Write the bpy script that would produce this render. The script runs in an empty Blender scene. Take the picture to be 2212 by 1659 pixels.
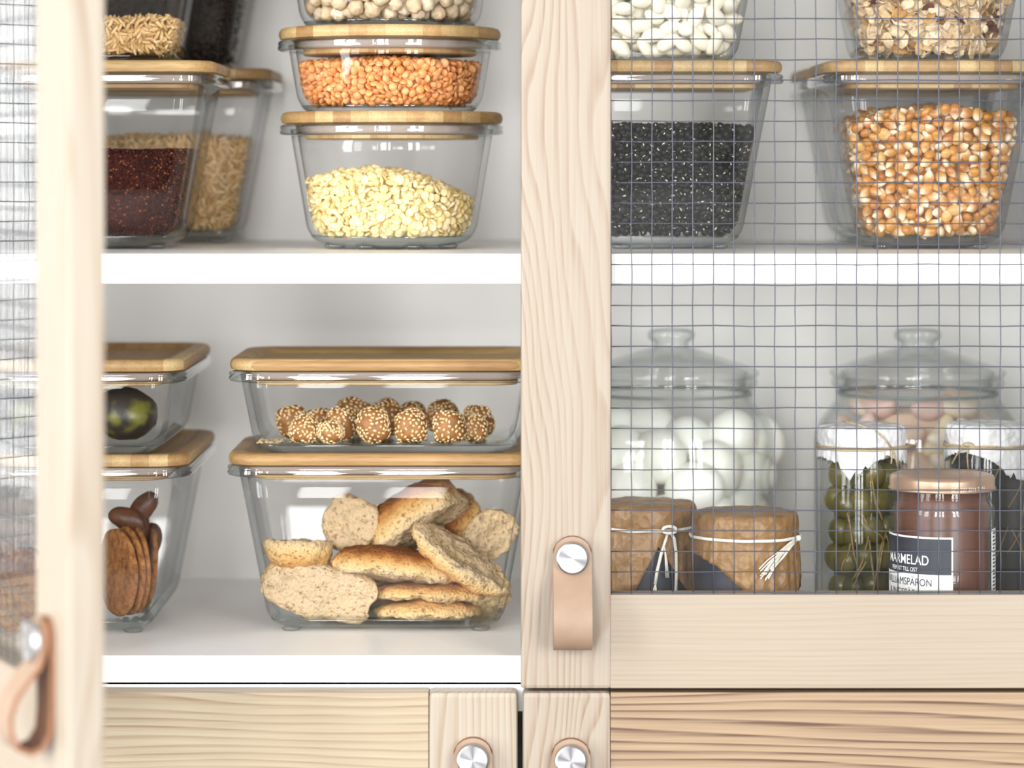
import bpy, bmesh, math, random
import numpy as np
from mathutils import Vector, Matrix, Euler, noise

scene = bpy.context.scene
col = scene.collection
rng = random.Random(7)
PI = math.pi

# ------------------------------------------------------------------ camera
D, F = 1.85, 6475.0            # distance to the door plane (m), focal length in pixels of the 2212 px frame
VX, VY, EYE = 1106.0, 359.0, 1.5
cam_d = bpy.data.cameras.new('camera')
cam = bpy.data.objects.new('camera', cam_d)
col.objects.link(cam)
cam.location = (0, -D, EYE)
cam.rotation_euler = (PI / 2, 0, 0)
cam_d.sensor_width = 36.0
cam_d.lens = F / 2212.0 * 36.0
cam_d.shift_x = 0.0
cam_d.shift_y = -(829.5 - VY) / 2212.0
cam_d.clip_start = 0.05
cam_d.dof.use_dof = True
cam_d.dof.focus_distance = D + 0.055
cam_d.dof.aperture_fstop = 4.6
scene.camera = cam

# ------------------------------------------------------------------ light
scene.view_settings.view_transform = 'Standard'
scene.view_settings.look = 'None'
scene.view_settings.gamma = 1.0
scene.view_settings.use_curve_mapping = False
scene.view_settings.exposure = -0.17
world = bpy.data.worlds.new('world')
scene.world = world
world.use_nodes = True
bg = world.node_tree.nodes['Background']
bg.inputs[0].default_value = (0.97, 0.985, 1.0, 1)
bg.inputs[1].default_value = 0.78
try:
    scene.cycles.transparent_max_bounces = 40
    scene.cycles.max_bounces = 9
    scene.cycles.transmission_bounces = 6
    scene.cycles.glossy_bounces = 4
    scene.cycles.diffuse_bounces = 5
except Exception:
    pass


def area(name, loc, target, sx, sy, power, color=(1, 1, 1)):
    l = bpy.data.lights.new(name, 'AREA')
    l.shape = 'RECTANGLE'
    l.size, l.size_y, l.energy, l.color = sx, sy, power, color
    o = bpy.data.objects.new(name, l)
    col.objects.link(o)
    o.location = loc
    d = Vector(target) - Vector(loc)
    o.rotation_euler = d.to_track_quat('-Z', 'Y').to_euler()
    return o


# tall strip lamps: window light on the left, added fill at rear and right
for k, (x, y, w, p) in enumerate([(-2.15, -1.55, .55, 90), (-2.15, -2.55, .55, 50), (-1.15, -3.5, .32, 50), (-0.62, -3.5, .32, 56), (-0.10, -3.5, .30, 40), (1.45, -3.4, .32, 62), (1.95, -3.1, .32, 55)]):
    area('tall_strip_light', (x, y, 1.85), (0.0, 0.15, 1.60), w, 2.1, p, (1.0, 0.985, 0.97))
area('window_light_rear', (0.62, -4.3, 1.25), (0.62, 0.0, 1.25), 1.0, 1.4, 2.0, (1.0, 0.99, 0.97))


# ------------------------------------------------------------------ helpers
def W(px, py, Y):
    k = (D + Y) / F
    return Vector(((px - VX) * k, Y, EYE - (py - VY) * k))


def WX(px, Y):
    return (px - VX) * (D + Y) / F


def link(o, parent=None):
    col.objects.link(o)
    if parent is not None:
        o.parent = parent
    return o


def tag(o, label=None, cat=None, group=None, kind=None):
    if label: o['label'] = label
    if cat: o['category'] = cat
    if group: o['group'] = group
    if kind: o['kind'] = kind
    return o


def thing(name, loc, label, cat, group=None, rz=0.0):
    o = bpy.data.objects.new(name, None)
    o.empty_display_size = 0.02
    link(o)
    o.location = loc
    o.rotation_euler = (0, 0, rz)
    return tag(o, label, cat, group)


class MB:
    def __init__(self):
        self.v, self.f, self.mi = [], [], []

    def add(self, verts, faces, mi=0):
        b = len(self.v)
        self.v.extend([tuple(p) for p in verts])
        self.f.extend([tuple(i + b for i in f) for f in faces])
        self.mi.extend([mi] * len(faces))
        return self

    def box(self, x0, x1, y0, y1, z0, z1, c=0.0, mi=0):
        # box, edges chamfered by c
        if c <= 0:
            vs = [(x, y, z) for x in (x0, x1) for y in (y0, y1) for z in (z0, z1)]
            fs = [(0, 1, 3, 2), (4, 6, 7, 5), (0, 4, 5, 1), (2, 3, 7, 6), (0, 2, 6, 4), (1, 5, 7, 3)]
            return self.add(vs, fs, mi)
        bm = bmesh.new()
        bmesh.ops.create_cube(bm, size=1.0)
        for v in bm.verts:
            v.co = Vector(((x0 + x1) / 2 + v.co.x * (x1 - x0), (y0 + y1) / 2 + v.co.y * (y1 - y0),
                           (z0 + z1) / 2 + v.co.z * (z1 - z0)))
        bmesh.ops.bevel(bm, geom=list(bm.edges), offset=c, segments=2, profile=0.6, affect='EDGES')
        bm.verts.index_update()
        self.add([v.co[:] for v in bm.verts], [[v.index for v in f.verts] for f in bm.faces], mi)
        bm.free()
        return self

    def loft(self, rings, cyc=False, cap0=True, cap1=True, mi=0):
        n = len(rings[0])
        vs = [p for r in rings for p in r]
        fs = []
        m = len(rings)
        for i in range(m if cyc else m - 1):
            a, b = i * n, ((i + 1) % m) * n
            for j in range(n):
                k = (j + 1) % n
                fs.append((a + j, a + k, b + k, b + j))
        if not cyc:
            if cap0: fs.append(tuple(range(n))[::-1])
            if cap1: fs.append(tuple(range((m - 1) * n, m * n)))
        return self.add(vs, fs, mi)

    def lathe(self, prof, n=48, cx=0, cy=0, cap0=False, cap1=False, mi=0):
        rings = []
        for r, z in prof:
            rings.append([(cx + max(r, 1e-5) * math.cos(2 * PI * j / n), cy + max(r, 1e-5) * math.sin(2 * PI * j / n), z)
                          for j in range(n)])
        return self.loft(rings, False, cap0, cap1, mi)

    def tube(self, pts, r, n=6, closed=False, mi=0):
        pts = [Vector(p) for p in pts]
        rings = []
        m = len(pts)
        up = Vector((0.123, 0.211, 0.97)).normalized()
        for i, p in enumerate(pts):
            if closed:
                t = pts[(i + 1) % m] - pts[i - 1]
            else:
                t = pts[min(i + 1, m - 1)] - pts[max(i - 1, 0)]
            t.normalize()
            a = t.cross(up)
            if a.length < 1e-3: a = t.cross(Vector((1, 0, 0)))
            a.normalize()
            b = t.cross(a)
            rr = r[i] if isinstance(r, (list, tuple)) else r
            rings.append([tuple(p + a * rr * math.cos(2 * PI * j / n) + b * rr * math.sin(2 * PI * j / n)) for j in range(n)])
        return self.loft(rings, closed, True, True, mi)

    def build(self, name, mat, parent=None, smooth=True, loc=None, fix=True, angle=None):
        me = bpy.data.meshes.new(name)
        me.from_pydata(self.v, [], self.f)
        mats = mat if isinstance(mat, (list, tuple)) else [mat]
        for m in mats: me.materials.append(m)
        if len(mats) > 1: me.polygons.foreach_set('material_index', self.mi)
        if fix:
            bm = bmesh.new()
            bm.from_mesh(me)
            bmesh.ops.recalc_face_normals(bm, faces=bm.faces)
            bm.to_mesh(me)
            bm.free()
        if smooth:
            me.polygons.foreach_set('use_smooth', [True] * len(me.polygons))
            if angle: me.set_sharp_from_angle(angle=math.radians(angle))
        o = bpy.data.objects.new(name, me)
        link(o, parent)
        if loc is not None: o.location = loc
        return o


def tri_object(name, V, T, mat, parent=None):
    me = bpy.data.meshes.new(name)
    me.vertices.add(len(V))
    me.vertices.foreach_set('co', np.asarray(V, np.float32).ravel())
    me.loops.add(len(T) * 3)
    me.loops.foreach_set('vertex_index', np.asarray(T, np.int32).ravel())
    me.polygons.add(len(T))
    me.polygons.foreach_set('loop_start', np.arange(0, len(T) * 3, 3, dtype=np.int32))
    me.polygons.foreach_set('use_smooth', np.ones(len(T), bool))
    me.update(calc_edges=True)
    for m in (mat if isinstance(mat, (list, tuple)) else [mat]): me.materials.append(m)
    o = bpy.data.objects.new(name, me)
    link(o, parent)
    return o


def rrect(w, d, r, z, n=8, cx=0.0, cy=0.0):
    r = max(min(r, w / 2 - 1e-5, d / 2 - 1e-5), 1e-5)
    out = []
    for q, (sx, sy) in enumerate(((1, 1), (-1, 1), (-1, -1), (1, -1))):
        ox, oy = sx * (w / 2 - r), sy * (d / 2 - r)
        for i in range(n + 1):
            a = q * PI / 2 + i * PI / 2 / n
            out.append((cx + ox + r * math.cos(a), cy + oy + r * math.sin(a), z))
    return out


def ico(sub):
    bm = bmesh.new()
    bmesh.ops.create_icosphere(bm, subdivisions=sub, radius=1.0)
    bm.verts.index_update()
    V = np.array([v.co[:] for v in bm.verts])
    T = np.array([[v.index for v in f.verts] for f in bm.faces])
    bm.free()
    return V, T


# ------------------------------------------------------------------ materials
def newmat(name):
    m = bpy.data.materials.new(name)
    m.use_nodes = True
    nt = m.node_tree
    b = nt.nodes['Principled BSDF']
    return m, nt, b


def N(nt, t, **kw):
    n = nt.nodes.new(t)
    for k, v in kw.items():
        if k.startswith('i_'):
            key = k[2:]
            key = int(key) if key.isdigit() else key
            n.inputs[key].default_value = v
        else:
            setattr(n, k, v)
    return n


def ramp(nt, fac, stops, interp='LINEAR'):
    r = nt.nodes.new('ShaderNodeValToRGB')
    r.color_ramp.interpolation = interp
    els = r.color_ramp.elements
    while len(els) > 1: els.remove(els[-1])
    els[0].position = stops[0][0]
    els[0].color = (*stops[0][1], 1)
    for p, c in stops[1:]:
        e = els.new(p)
        e.color = (*c, 1)
    if fac is not None: nt.links.new(fac, r.inputs[0])
    return r


def math_n(nt, op, a, b=None, c=None):
    n = nt.nodes.new('ShaderNodeMath')
    n.operation = op
    for i, x in enumerate((a, b, c)):
        if x is None: continue
        if isinstance(x, (int, float)): n.inputs[i].default_value = x
        else: nt.links.new(x, n.inputs[i])
    return n.outputs[0]


def mixc(nt, fac, a, b, mode='MIX'):
    n = nt.nodes.new('ShaderNodeMix')
    n.data_type = 'RGBA'
    n.blend_type = mode
    for i, x in ((0, fac), (6, a), (7, b)):
        if isinstance(x, (int, float)): n.inputs[i].default_value = x
        elif isinstance(x, tuple): n.inputs[i].default_value = (*x, 1)
        else: nt.links.new(x, n.inputs[i])
    return n.outputs[2]


def objco(nt, scale=(1, 1, 1), loc=(0, 0, 0), rot=(0, 0, 0), kind='Object'):
    tc = N(nt, 'ShaderNodeTexCoord')
    mp = N(nt, 'ShaderNodeMapping')
    mp.inputs['Location'].default_value = loc
    mp.inputs['Rotation'].default_value = rot
    mp.inputs['Scale'].default_value = scale
    nt.links.new(tc.outputs[kind], mp.inputs[0])
    return mp.outputs[0]


def noise_n(nt, vec, scale, detail=2.0, rough=0.5, dist=0.0):
    n = N(nt, 'ShaderNodeTexNoise', i_Scale=scale, i_Detail=detail, i_Roughness=rough, i_Distortion=dist)
    if vec is not None: nt.links.new(vec, n.inputs['Vector'])
    return n.outputs['Fac']


def bump(nt, b, height, strength=0.3, dist=0.001):
    n = N(nt, 'ShaderNodeBump', i_Strength=strength, i_Distance=dist)
    nt.links.new(height, n.inputs['Height'])
    nt.links.new(n.outputs[0], b.inputs['Normal'])


def S(r, g, b):   # sRGB 0-255 to linear
    f = lambda c: (c / 255 / 12.92) if c / 255 <= 0.04045 else ((c / 255 + 0.055) / 1.055) ** 2.4
    return (f(r), f(g), f(b))


def plain(name, c, rough=0.5, metal=0.0, **kw):
    m, nt, b = newmat(name)
    b.inputs['Base Color'].default_value = (*c, 1)
    b.inputs['Roughness'].default_value = rough
    b.inputs['Metallic'].default_value = metal
    for k, v in kw.items(): b.inputs[k.replace('_', ' ')].default_value = v
    return m


def wood(name, axis, seed, light, dark, freq=70.0, warp=3.0, amount=1.0, along=0.09):
    # ash: sharp-edged growth rings stretched along the grain, plus fine pores
    m, nt, b = newmat(name)
    sc = [1.0, 1.0, 1.0]
    sc['xyz'.index(axis)] = along
    v = objco(nt, tuple(sc), (seed * 1.7, seed * 0.9, seed * 2.3))
    warpf = noise_n(nt, v, 11.0, 2.0, 0.55)
    warpf2 = noise_n(nt, v, 40.0, 2.0, 0.5)
    sep = N(nt, 'ShaderNodeSeparateXYZ')
    nt.links.new(v, sep.inputs[0])
    across = sep.outputs['X'] if axis == 'z' else sep.outputs['Z']
    ph = math_n(nt, 'ADD', math_n(nt, 'MULTIPLY', across, freq), math_n(nt, 'MULTIPLY', warpf, warp * 2.2))
    ph = math_n(nt, 'ADD', ph, math_n(nt, 'MULTIPLY', warpf2, 1.3))
    saw = math_n(nt, 'FRACT', ph)
    band = ramp(nt, saw, [(0.0, (0, 0, 0)), (0.55, (.25, .25, .25)), (0.86, (1, 1, 1)), (0.93, (.75, .75, .75)), (1.0, (0, 0, 0))]).outputs[0]
    fine = noise_n(nt, objco(nt, tuple(.09 if s < 1 else 6.0 for s in sc), (seed, seed, seed)), 90.0, 3.0, 0.6)
    big = noise_n(nt, v, 6.0, 1.0)
    fac = math_n(nt, 'MULTIPLY', band, math_n(nt, 'MULTIPLY_ADD', big, 1.3, -0.1))
    fac = math_n(nt, 'MULTIPLY', fac, math_n(nt, 'MULTIPLY_ADD', fine, 1.8, -0.05))
    fac = math_n(nt, 'MULTIPLY', fac, amount)
    fac = math_n(nt, 'ADD', fac, math_n(nt, 'MULTIPLY_ADD', fine, 0.60, -0.24))
    c = ramp(nt, fac, [(0.0, light), (1.0, dark)]).outputs[0]
    nt.links.new(c, b.inputs['Base Color'])
    b.inputs['Roughness'].default_value = 0.5
    bump(nt, b, fine, 0.08, 0.0004)
    return m


def bamboo(name, across):
    # laminated strips side by side along `across`, fibres (or end-grain dots) running the other way
    m, nt, b = newmat(name)
    v = objco(nt)
    sep = N(nt, 'ShaderNodeSeparateXYZ')
    nt.links.new(v, sep.inputs[0])
    a = sep.outputs[across.upper()]
    st = math_n(nt, 'FLOOR', math_n(nt, 'MULTIPLY', a, 84.0))
    oi = N(nt, 'ShaderNodeObjectInfo')
    wn = N(nt, 'ShaderNodeTexWhiteNoise', noise_dimensions='2D')
    cb = N(nt, 'ShaderNodeCombineXYZ')
    nt.links.new(st, cb.inputs[0])
    nt.links.new(oi.outputs['Random'], cb.inputs[1])
    nt.links.new(cb.outputs[0], wn.inputs['Vector'])
    sc = (1.0, 0.06, 1.0) if across == 'x' else (0.06, 1.0, 1.0)
    f1 = noise_n(nt, objco(nt, sc), 900.0, 2.0, 0.6)
    f2 = noise_n(nt, objco(nt, sc), 160.0, 2.0, 0.6)
    vor = N(nt, 'ShaderNodeTexVoronoi', i_Scale=1100.0)
    nt.links.new(objco(nt, sc), vor.inputs['Vector'])
    dots = ramp(nt, vor.outputs['Distance'], [(0.18, (1, 1, 1)), (0.42, (0, 0, 0))]).outputs[0]
    t = math_n(nt, 'MULTIPLY_ADD', wn.outputs['Value'], 0.75, -0.12)
    t = math_n(nt, 'ADD', t, math_n(nt, 'MULTIPLY_ADD', f2, 0.7, -0.2))
    t = math_n(nt, 'ADD', t, math_n(nt, 'MULTIPLY_ADD', f1, 0.35, -0.15))
    c = ramp(nt, t, [(0.0, S(196, 172, 124)), (0.5, S(174, 142, 94)), (1.0, S(138, 101, 60))]).outputs[0]
    c = mixc(nt, math_n(nt, 'MULTIPLY', dots, 0.42), c, S(134, 88, 48))
    nt.links.new(c, b.inputs['Base Color'])
    b.inputs['Roughness'].default_value = 0.48
    bump(nt, b, f1, 0.05, 0.0003)
    return m


def clear_glass(name, tint=(0.996, 0.997, 0.997), edge=(0.13, 0.17, 0.18), refl=0.58, rough=0.0, power=7.5):
    # clear pane: passes light straight, mirrors by Fresnel (Schlick), tinted where looked along, bowl edges darkened in place of refraction
    m, nt, b = newmat(name)
    nt.nodes.remove(b)
    out = nt.nodes['Material Output']
    lw = N(nt, 'ShaderNodeLayerWeight', i_Blend=0.5)
    p5 = math_n(nt, 'POWER', lw.outputs['Facing'], 5.0)
    fr = math_n(nt, 'MULTIPLY_ADD', p5, 0.8 * refl, 0.04 * refl)
    pe = math_n(nt, 'POWER', lw.outputs['Facing'], power)
    tc = mixc(nt, pe, tint, edge)
    tr = N(nt, 'ShaderNodeBsdfTransparent')
    nt.links.new(tc, tr.inputs[0])
    gl = N(nt, 'ShaderNodeBsdfGlossy', i_Roughness=rough)
    gl.inputs['Color'].default_value = (1, 1, 1, 1)
    mx = N(nt, 'ShaderNodeMixShader')
    nt.links.new(fr, mx.inputs[0])
    nt.links.new(tr.outputs[0], mx.inputs[1])
    nt.links.new(gl.outputs[0], mx.inputs[2])
    nt.links.new(mx.outputs[0], out.inputs[0])
    return m


def solid_glass(name, c=(0.93, 0.97, 0.97)):
    m, nt, b = newmat(name)
    b.inputs['Base Color'].default_value = (*c, 1)
    b.inputs['Roughness'].default_value = 0.0
    b.inputs['IOR'].default_value = 1.47
    b.inputs['Transmission Weight'].default_value = 1.0
    return m


def grain_mat(name, cols, rough=0.5, bumpy=None, sss=0.0, spec=0.5):
    # colour varies from grain to grain
    m, nt, b = newmat(name)
    oi = N(nt, 'ShaderNodeObjectInfo')
    ge = N(nt, 'ShaderNodeNewGeometry')
    r = math_n(nt, 'FRACT', math_n(nt, 'ADD', oi.outputs['Random'], ge.outputs['Random Per Island']))
    k = len(cols) - 1
    c = ramp(nt, r, [(i / k, cc) for i, cc in enumerate(cols)]).outputs[0]
    if bumpy:
        nz = noise_n(nt, objco(nt), bumpy, 3.0)
        c = mixc(nt, 0.35, c, ramp(nt, nz, [(0.3, (0.45, 0.45, 0.45)), (0.65, (1, 1, 1))]).outputs[0], 'MULTIPLY')
        bump(nt, b, nz, 0.3, 0.0006)
    nt.links.new(c, b.inputs['Base Color'])
    b.inputs['Roughness'].default_value = rough
    b.inputs['Specular IOR Level'].default_value = spec
    if sss:
        b.inputs['Subsurface Weight'].default_value = sss
        b.inputs['Subsurface Radius'].default_value = (0.004, 0.002, 0.001)
        b.inputs['Subsurface Scale'].default_value = 0.5
    return m


ASH_L = S(158, 148, 134)
M = {}
M['ash_v'] = wood('ash_upright', 'z', 1.3, ASH_L, S(132, 106, 84), 150, 9.0, 1.3, .22)
M['ash_v2'] = wood('ash_upright_fine', 'z', 4.1, S(164, 155, 141), S(138, 115, 92), 200, 6.0, 1.1, .15)
M['ash_h'] = wood('ash_level', 'x', 2.2, S(157, 145, 129), S(135, 113, 92), 260, 5.0, 1.0, .12)
M['ash_h2'] = wood('ash_level_golden', 'x', 6.7, S(168, 155, 131), S(124, 96, 68), 210, 7.0, 1.2, .14)
M['ash_brown'] = wood('ash_level_brown', 'x', 8.4, S(158, 135, 107), S(84, 58, 39), 190, 8.0, 1.4)
M['bamboo_x'] = bamboo('bamboo_end_strips', 'x')
M['bamboo_y'] = bamboo('bamboo_long_strips', 'y')
M['white'] = plain('white_melamine', S(246, 246, 245), 0.34)
M['wall_paint'] = plain('wall_paint', S(232, 230, 226), 0.8)
M['dark_gap'] = plain('dark_seal', S(48, 44, 42), 0.8)
M['glass'] = clear_glass('bowl_glass')
M['jar_glass'] = clear_glass('jar_glass', (0.995, 0.997, 0.996), (0.36, 0.42, 0.41), 1.1, power=4.5)
M['glass_foot'] = clear_glass('bowl_foot_glass', (0.99, 0.994, 0.994), (0.66, 0.72, 0.72), 0.9, power=3.0)
M['pane'] = clear_glass('pane_glass', (0.985, 0.99, 0.99), (0.84, 0.9, 0.88), 1.0, power=5.0)
M['solid'] = clear_glass('thick_glass', (0.975, 0.982, 0.982), (0.20, 0.27, 0.28), 1.6, power=2.8)
M['wire'] = plain('grey_wire', S(80, 83, 94), 0.45, 0.5)
M['steel'] = None
m, nt, b = newmat('brushed_steel')
b.inputs['Base Color'].default_value = (*S(178, 178, 181), 1)
b.inputs['Metallic'].default_value = 1.0
b.inputs['Roughness'].default_value = 0.36
b.inputs['Anisotropic'].default_value = 0.93
tn = N(nt, 'ShaderNodeTangent', direction_type='RADIAL', axis='Y')
nt.links.new(tn.outputs[0], b.inputs['Tangent'])
M['steel'] = m


def speckled(name, c1, c2, scale, rough, bs=0.1, bd=0.0004, extra=None):
    m, nt, b = newmat(name)
    nz = noise_n(nt, objco(nt), scale, 4.0, 0.6)
    c = ramp(nt, nz, [(0.35, c1), (0.68, c2)]).outputs[0]
    nt.links.new(c, b.inputs['Base Color'])
    b.inputs['Roughness'].default_value = rough
    bump(nt, b, nz, bs, bd)
    return m


M['leather'] = speckled('tan_leather', S(156, 132, 112), S(148, 123, 102), 60, 0.55, 0.1, 0.0003)
M['leather_inner'] = speckled('leather_flesh_side', S(122, 82, 57), S(106, 70, 48), 90, 0.8)
M['leather_edge'] = speckled('leather_cut_edge', S(146, 104, 78), S(130, 90, 64), 200, 0.7)


def paper(name, c1, c2, scale=34.0, rough=0.55):
    # creased paper: sharp folds from ridged noise at two sizes
    m, nt, b = newmat(name)
    v = objco(nt)
    nz = noise_n(nt, v, scale * 1.6, 4.0, 0.6, 0.4)
    def facets(sc):
        vo = N(nt, 'ShaderNodeTexVoronoi', i_Scale=sc)
        off = N(nt, 'ShaderNodeTexNoise', i_Scale=sc * .7, i_Detail=2.0)
        nt.links.new(v, off.inputs['Vector'])
        ma = N(nt, 'ShaderNodeVectorMath', operation='MULTIPLY_ADD')
        ma.inputs[1].default_value = (.5 / sc,) * 3
        nt.links.new(off.outputs['Color'], ma.inputs[0])
        nt.links.new(v, ma.inputs[2])
        nt.links.new(ma.outputs[0], vo.inputs['Vector'])
        return vo.outputs['Distance']
    f1, f2 = facets(scale * 2.2), facets(scale * 5.5)
    c = ramp(nt, nz, [(0.3, c1), (0.7, c2)]).outputs[0]
    nt.links.new(c, b.inputs['Base Color'])
    b.inputs['Roughness'].default_value = rough
    h = math_n(nt, 'ADD', math_n(nt, 'MULTIPLY', f1, 1.0), math_n(nt, 'MULTIPLY', f2, 0.4))
    bump(nt, b, h, 0.6, 0.0045)
    return m


M['kraft'] = paper('kraft_paper', S(150, 114, 70), S(124, 90, 52), 30, 0.42)
M['white_paper'] = paper('white_tissue_paper', S(226, 226, 226), S(212, 213, 216), 34, 0.6)
M['cord'] = speckled('white_cotton_cord', S(240, 236, 226), S(222, 216, 204), 900, 0.9, 0.6, 0.0006)
M['twine'] = speckled('jute_twine', S(196, 176, 140), S(158, 136, 100), 900, 0.9, 0.6, 0.0006)
M['navy'] = plain('navy_print', S(42, 45, 57), 0.45)
M['label_white'] = plain('label_paper', S(236, 236, 236), 0.5)
M['ink'] = plain('dark_ink', S(70, 72, 82), 0.5)
M['gold'] = plain('rose_gold_tin', S(190, 158, 134), 0.34, 0.6)
M['stamp'] = plain('pale_stamp_ink', S(244, 226, 208), 0.5)
M['jam'] = plain('brown_jam', S(92, 52, 36), 0.3)
M['dark_food'] = plain('dark_preserve', S(40, 38, 36), 0.35)
M['brine'] = plain('olive_brine', S(70, 68, 34), 0.4)
m, nt, b = newmat('silicone_seal')
nt.nodes.remove(b)
tr = N(nt, 'ShaderNodeBsdfTransparent')
tr.inputs[0].default_value = (*S(244, 232, 224), 1)
df = N(nt, 'ShaderNodeBsdfPrincipled')
df.inputs['Base Color'].default_value = (*S(240, 222, 211), 1)
df.inputs['Roughness'].default_value = 0.3
mx = N(nt, 'ShaderNodeMixShader', i_0=0.6)
nt.links.new(tr.outputs[0], mx.inputs[1])
nt.links.new(df.outputs[0], mx.inputs[2])
nt.links.new(mx.outputs[0], nt.nodes['Material Output'].inputs[0])
M['seal'] = m

# ------------------------------------------------------------------ dimensions of the cabinet
SH_TOP = EYE - (548 - VY) * (D + .022) / F          # top of the middle shelf
SH_BOT = EYE - (613 - VY) * (D + .022) / F
FL_TOP = EYE - (1416 - VY) * (D + .022) / F         # cabinet floor
FL_BOT = EYE - (1480 - VY) * (D + .022) / F
BACK = 0.372
XL = WX(-265, 0.0)                                   # hinge side
CX0 = WX(1122, 0.0)                                  # gap between the two doors
XR = 2 * CX0 - XL
TOPZ = 1.977
DOOR_B = EYE - (1488 - VY) * D / F
CFRONT = 0.022


def cabinet(x0, x1, label):
    t = thing('wall_cabinet', ((x0 + x1) / 2, CFRONT, FL_BOT), label, 'cabinet')
    w = (x1 - x0) / 2
    dd = BACK - CFRONT
    h = TOPZ - FL_BOT
    for s in (-1, 1):
        xa, xb = sorted((s * w, s * (w - .018)))
        MB().box(xa, xb, 0, dd + .012, 0, h, .0006).build('side_panel', M['white'], t, False)
    MB().box(-w + .0181, w - .0181, 0, dd, 0, FL_TOP - FL_BOT, .0006).build('bottom_panel', M['white'], t, False)
    MB().box(-w + .0181, w - .0181, 0, dd, h - .018, h, .0006).build('top_panel', M['white'], t, False)
    MB().box(-w + .0181, w - .0181, dd + .0001, dd + .006, 0, h).build('back_panel', M['white'], t, False)
    return t


wall = MB().box(-2.2, 2.2, .40, .48, 0, 2.7).build('wall_back', M['wall_paint'], None, False)
wall['kind'] = 'structure'
rear = MB().box(-2.8, 2.8, -4.65, -4.55, 0, 3.3).build('wall_rear_blocker', plain('blocker_grey', S(96, 98, 96), .9), None, False)  # unseen wall added to keep the bright surroundings out of glass reflections
rear['kind'] = 'structure'
floor = MB().box(-2.2, 2.2, -4.6, .48, -.06, 0).build('floor', plain('dark_floor', S(60, 52, 46), .9, 0.0, Specular_IOR_Level=.1), None, False)
floor['kind'] = 'structure'

cab = cabinet(XL, XR, 'white wall cabinet holding the food containers behind ash framed glass doors')
XL2 = XL - .004 - (XR - XL)
cab2 = cabinet(XL2, XL - .004, 'neighbouring white wall cabinet mirrored in the opened glass door')


def shelf(x0, x1, z0, z1, label):
    o = MB().box(-(x1 - x0) / 2, (x1 - x0) / 2, 0, BACK - CFRONT - .001, 0, z1 - z0, .0007).build('shelf', M['white'], None, False)
    o.location = ((x0 + x1) / 2, CFRONT, z0)
    return tag(o, label, 'shelf')


shelf(XL + .019, XR - .019, SH_BOT, SH_TOP, 'white shelf board under the lentil and corn containers')
shelf(XL + .019, XR - .019, 1.692, 1.710, 'white shelf board above the chickpea container')
shelf(XL2 + .019, XL - .023, SH_BOT, SH_TOP, 'white shelf board inside the neighbouring cabinet')

STILE = 0.0557
RAIL_T = EYE - (1285 - VY) * D / F          # top of the lower rail


def strap_handle(parent, x, z, m_l):
    # leather strap folded into a hanging loop, both ends under one steel knob (x, z = knob centre)
    hw = 0.0119
    th = 0.0026
    path = [(0.0, 0.0126), (0.0, 0.0119), (0, .0112), (0, .010), (0, 0.008), (0.0, 0.004), (0, 0), (0, -.010), (0, -.024), (0, -.036), (-.001, -.046),
            (-.005, -.0525), (-.011, -.0548), (-.0175, -.052), (-.021, -.045), (-.0215, -.036), (-.0185, -.027), (-.0125, -.0185), (-.0065, -.0115),
            (-.0040, -.004), (-.0034, .002), (-.0032, .008), (-.0032, .010), (-.0032, .0112), (-.0032, .0119), (-.0032, .0126)]
    n = len(path)
    mb = MB()
    rings = []
    for i, (y, zz) in enumerate(path):
        a = Vector(path[max(i - 1, 0)])
        c = Vector(path[min(i + 1, n - 1)])
        tdir = (c - a).normalized()
        nrm = Vector((-tdir.y, tdir.x))
        half = hw
        if zz > 0.0: half = math.sqrt(max(hw * hw * 1.12 - zz * zz, (0.0015) ** 2))
        half = min(half, hw)
        p, q = Vector((y, zz)), Vector((y, zz))
        p = p + nrm * th / 2
        q = q - nrm * th / 2
        rings.append([(x - half, p.x - .0015, z + p.y), (x + half, p.x - .0015, z + p.y),
                      (x + half, q.x - .0015, z + q.y), (x - half, q.x - .0015, z + q.y)])
    mb.loft(rings)
    mb.mi = [(0, 1, 2, 1)[k % 4] for k in range(len(mb.f))]
    o = mb.build('handle_strap', [M['leather'], M['leather_edge'], M['leather_inner']], parent, True, angle=40)
    o['label'] = 'tan leather strap folded into a loop'
    kb = MB()
    prof = [(0.0, -.0105), (.0088, -.0105), (.0097, -.0100), (.0099, -.0092), (.0099, -.0052), (.0060, -.0050)]
    rings = []
    for r, y in prof:
        rings.append([(max(r, 2e-4) * math.cos(2 * PI * j / 48), y + .0105, max(r, 2e-4) * math.sin(2 * PI * j / 48)) for j in range(48)])
    kb.loft(rings)
    k = kb.build('handle_knob', M['steel'], parent, True, angle=18)
    k.location = (x, -.0128, z)
    k['label'] = 'round brushed steel knob'


def wires(parent, x0, x1, z0, z1, xo, zo, sp=.01268):
    # single wires, upright and level, gently wavy
    r = random.Random(int(abs(xo) * 1e5) + 3)
    def wavy(a, b, level, other):
        n = max(int((b - a) / .022), 4)
        ph, am = r.uniform(0, 6), r.uniform(.00012, .0003)
        out = []
        for i in range(n + 1):
            s = a + (b - a) * i / n
            o = other + am * math.sin(s * 90 + ph) + r.uniform(-.00012, .00012)
            yy = .0052 + (.00035 if (i % 2) else -.00035) * (1 if level else -1)
            out.append((s, yy, o) if level else (o, yy, s))
        return out
    k = math.ceil((x0 - xo) / sp)
    while xo + k * sp < x1:
        MB().tube(wavy(z0, z1, False, xo + k * sp), .00038, 5).build('wire', M['wire'], parent, True, fix=False)
        k += 1
    k = math.ceil((z0 - zo) / sp)
    while zo + k * sp < z1:
        MB().tube(wavy(x0, x1, True, zo + k * sp), .00038, 5).build('wire', M['wire'], parent, True, fix=False)
        k += 1


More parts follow.
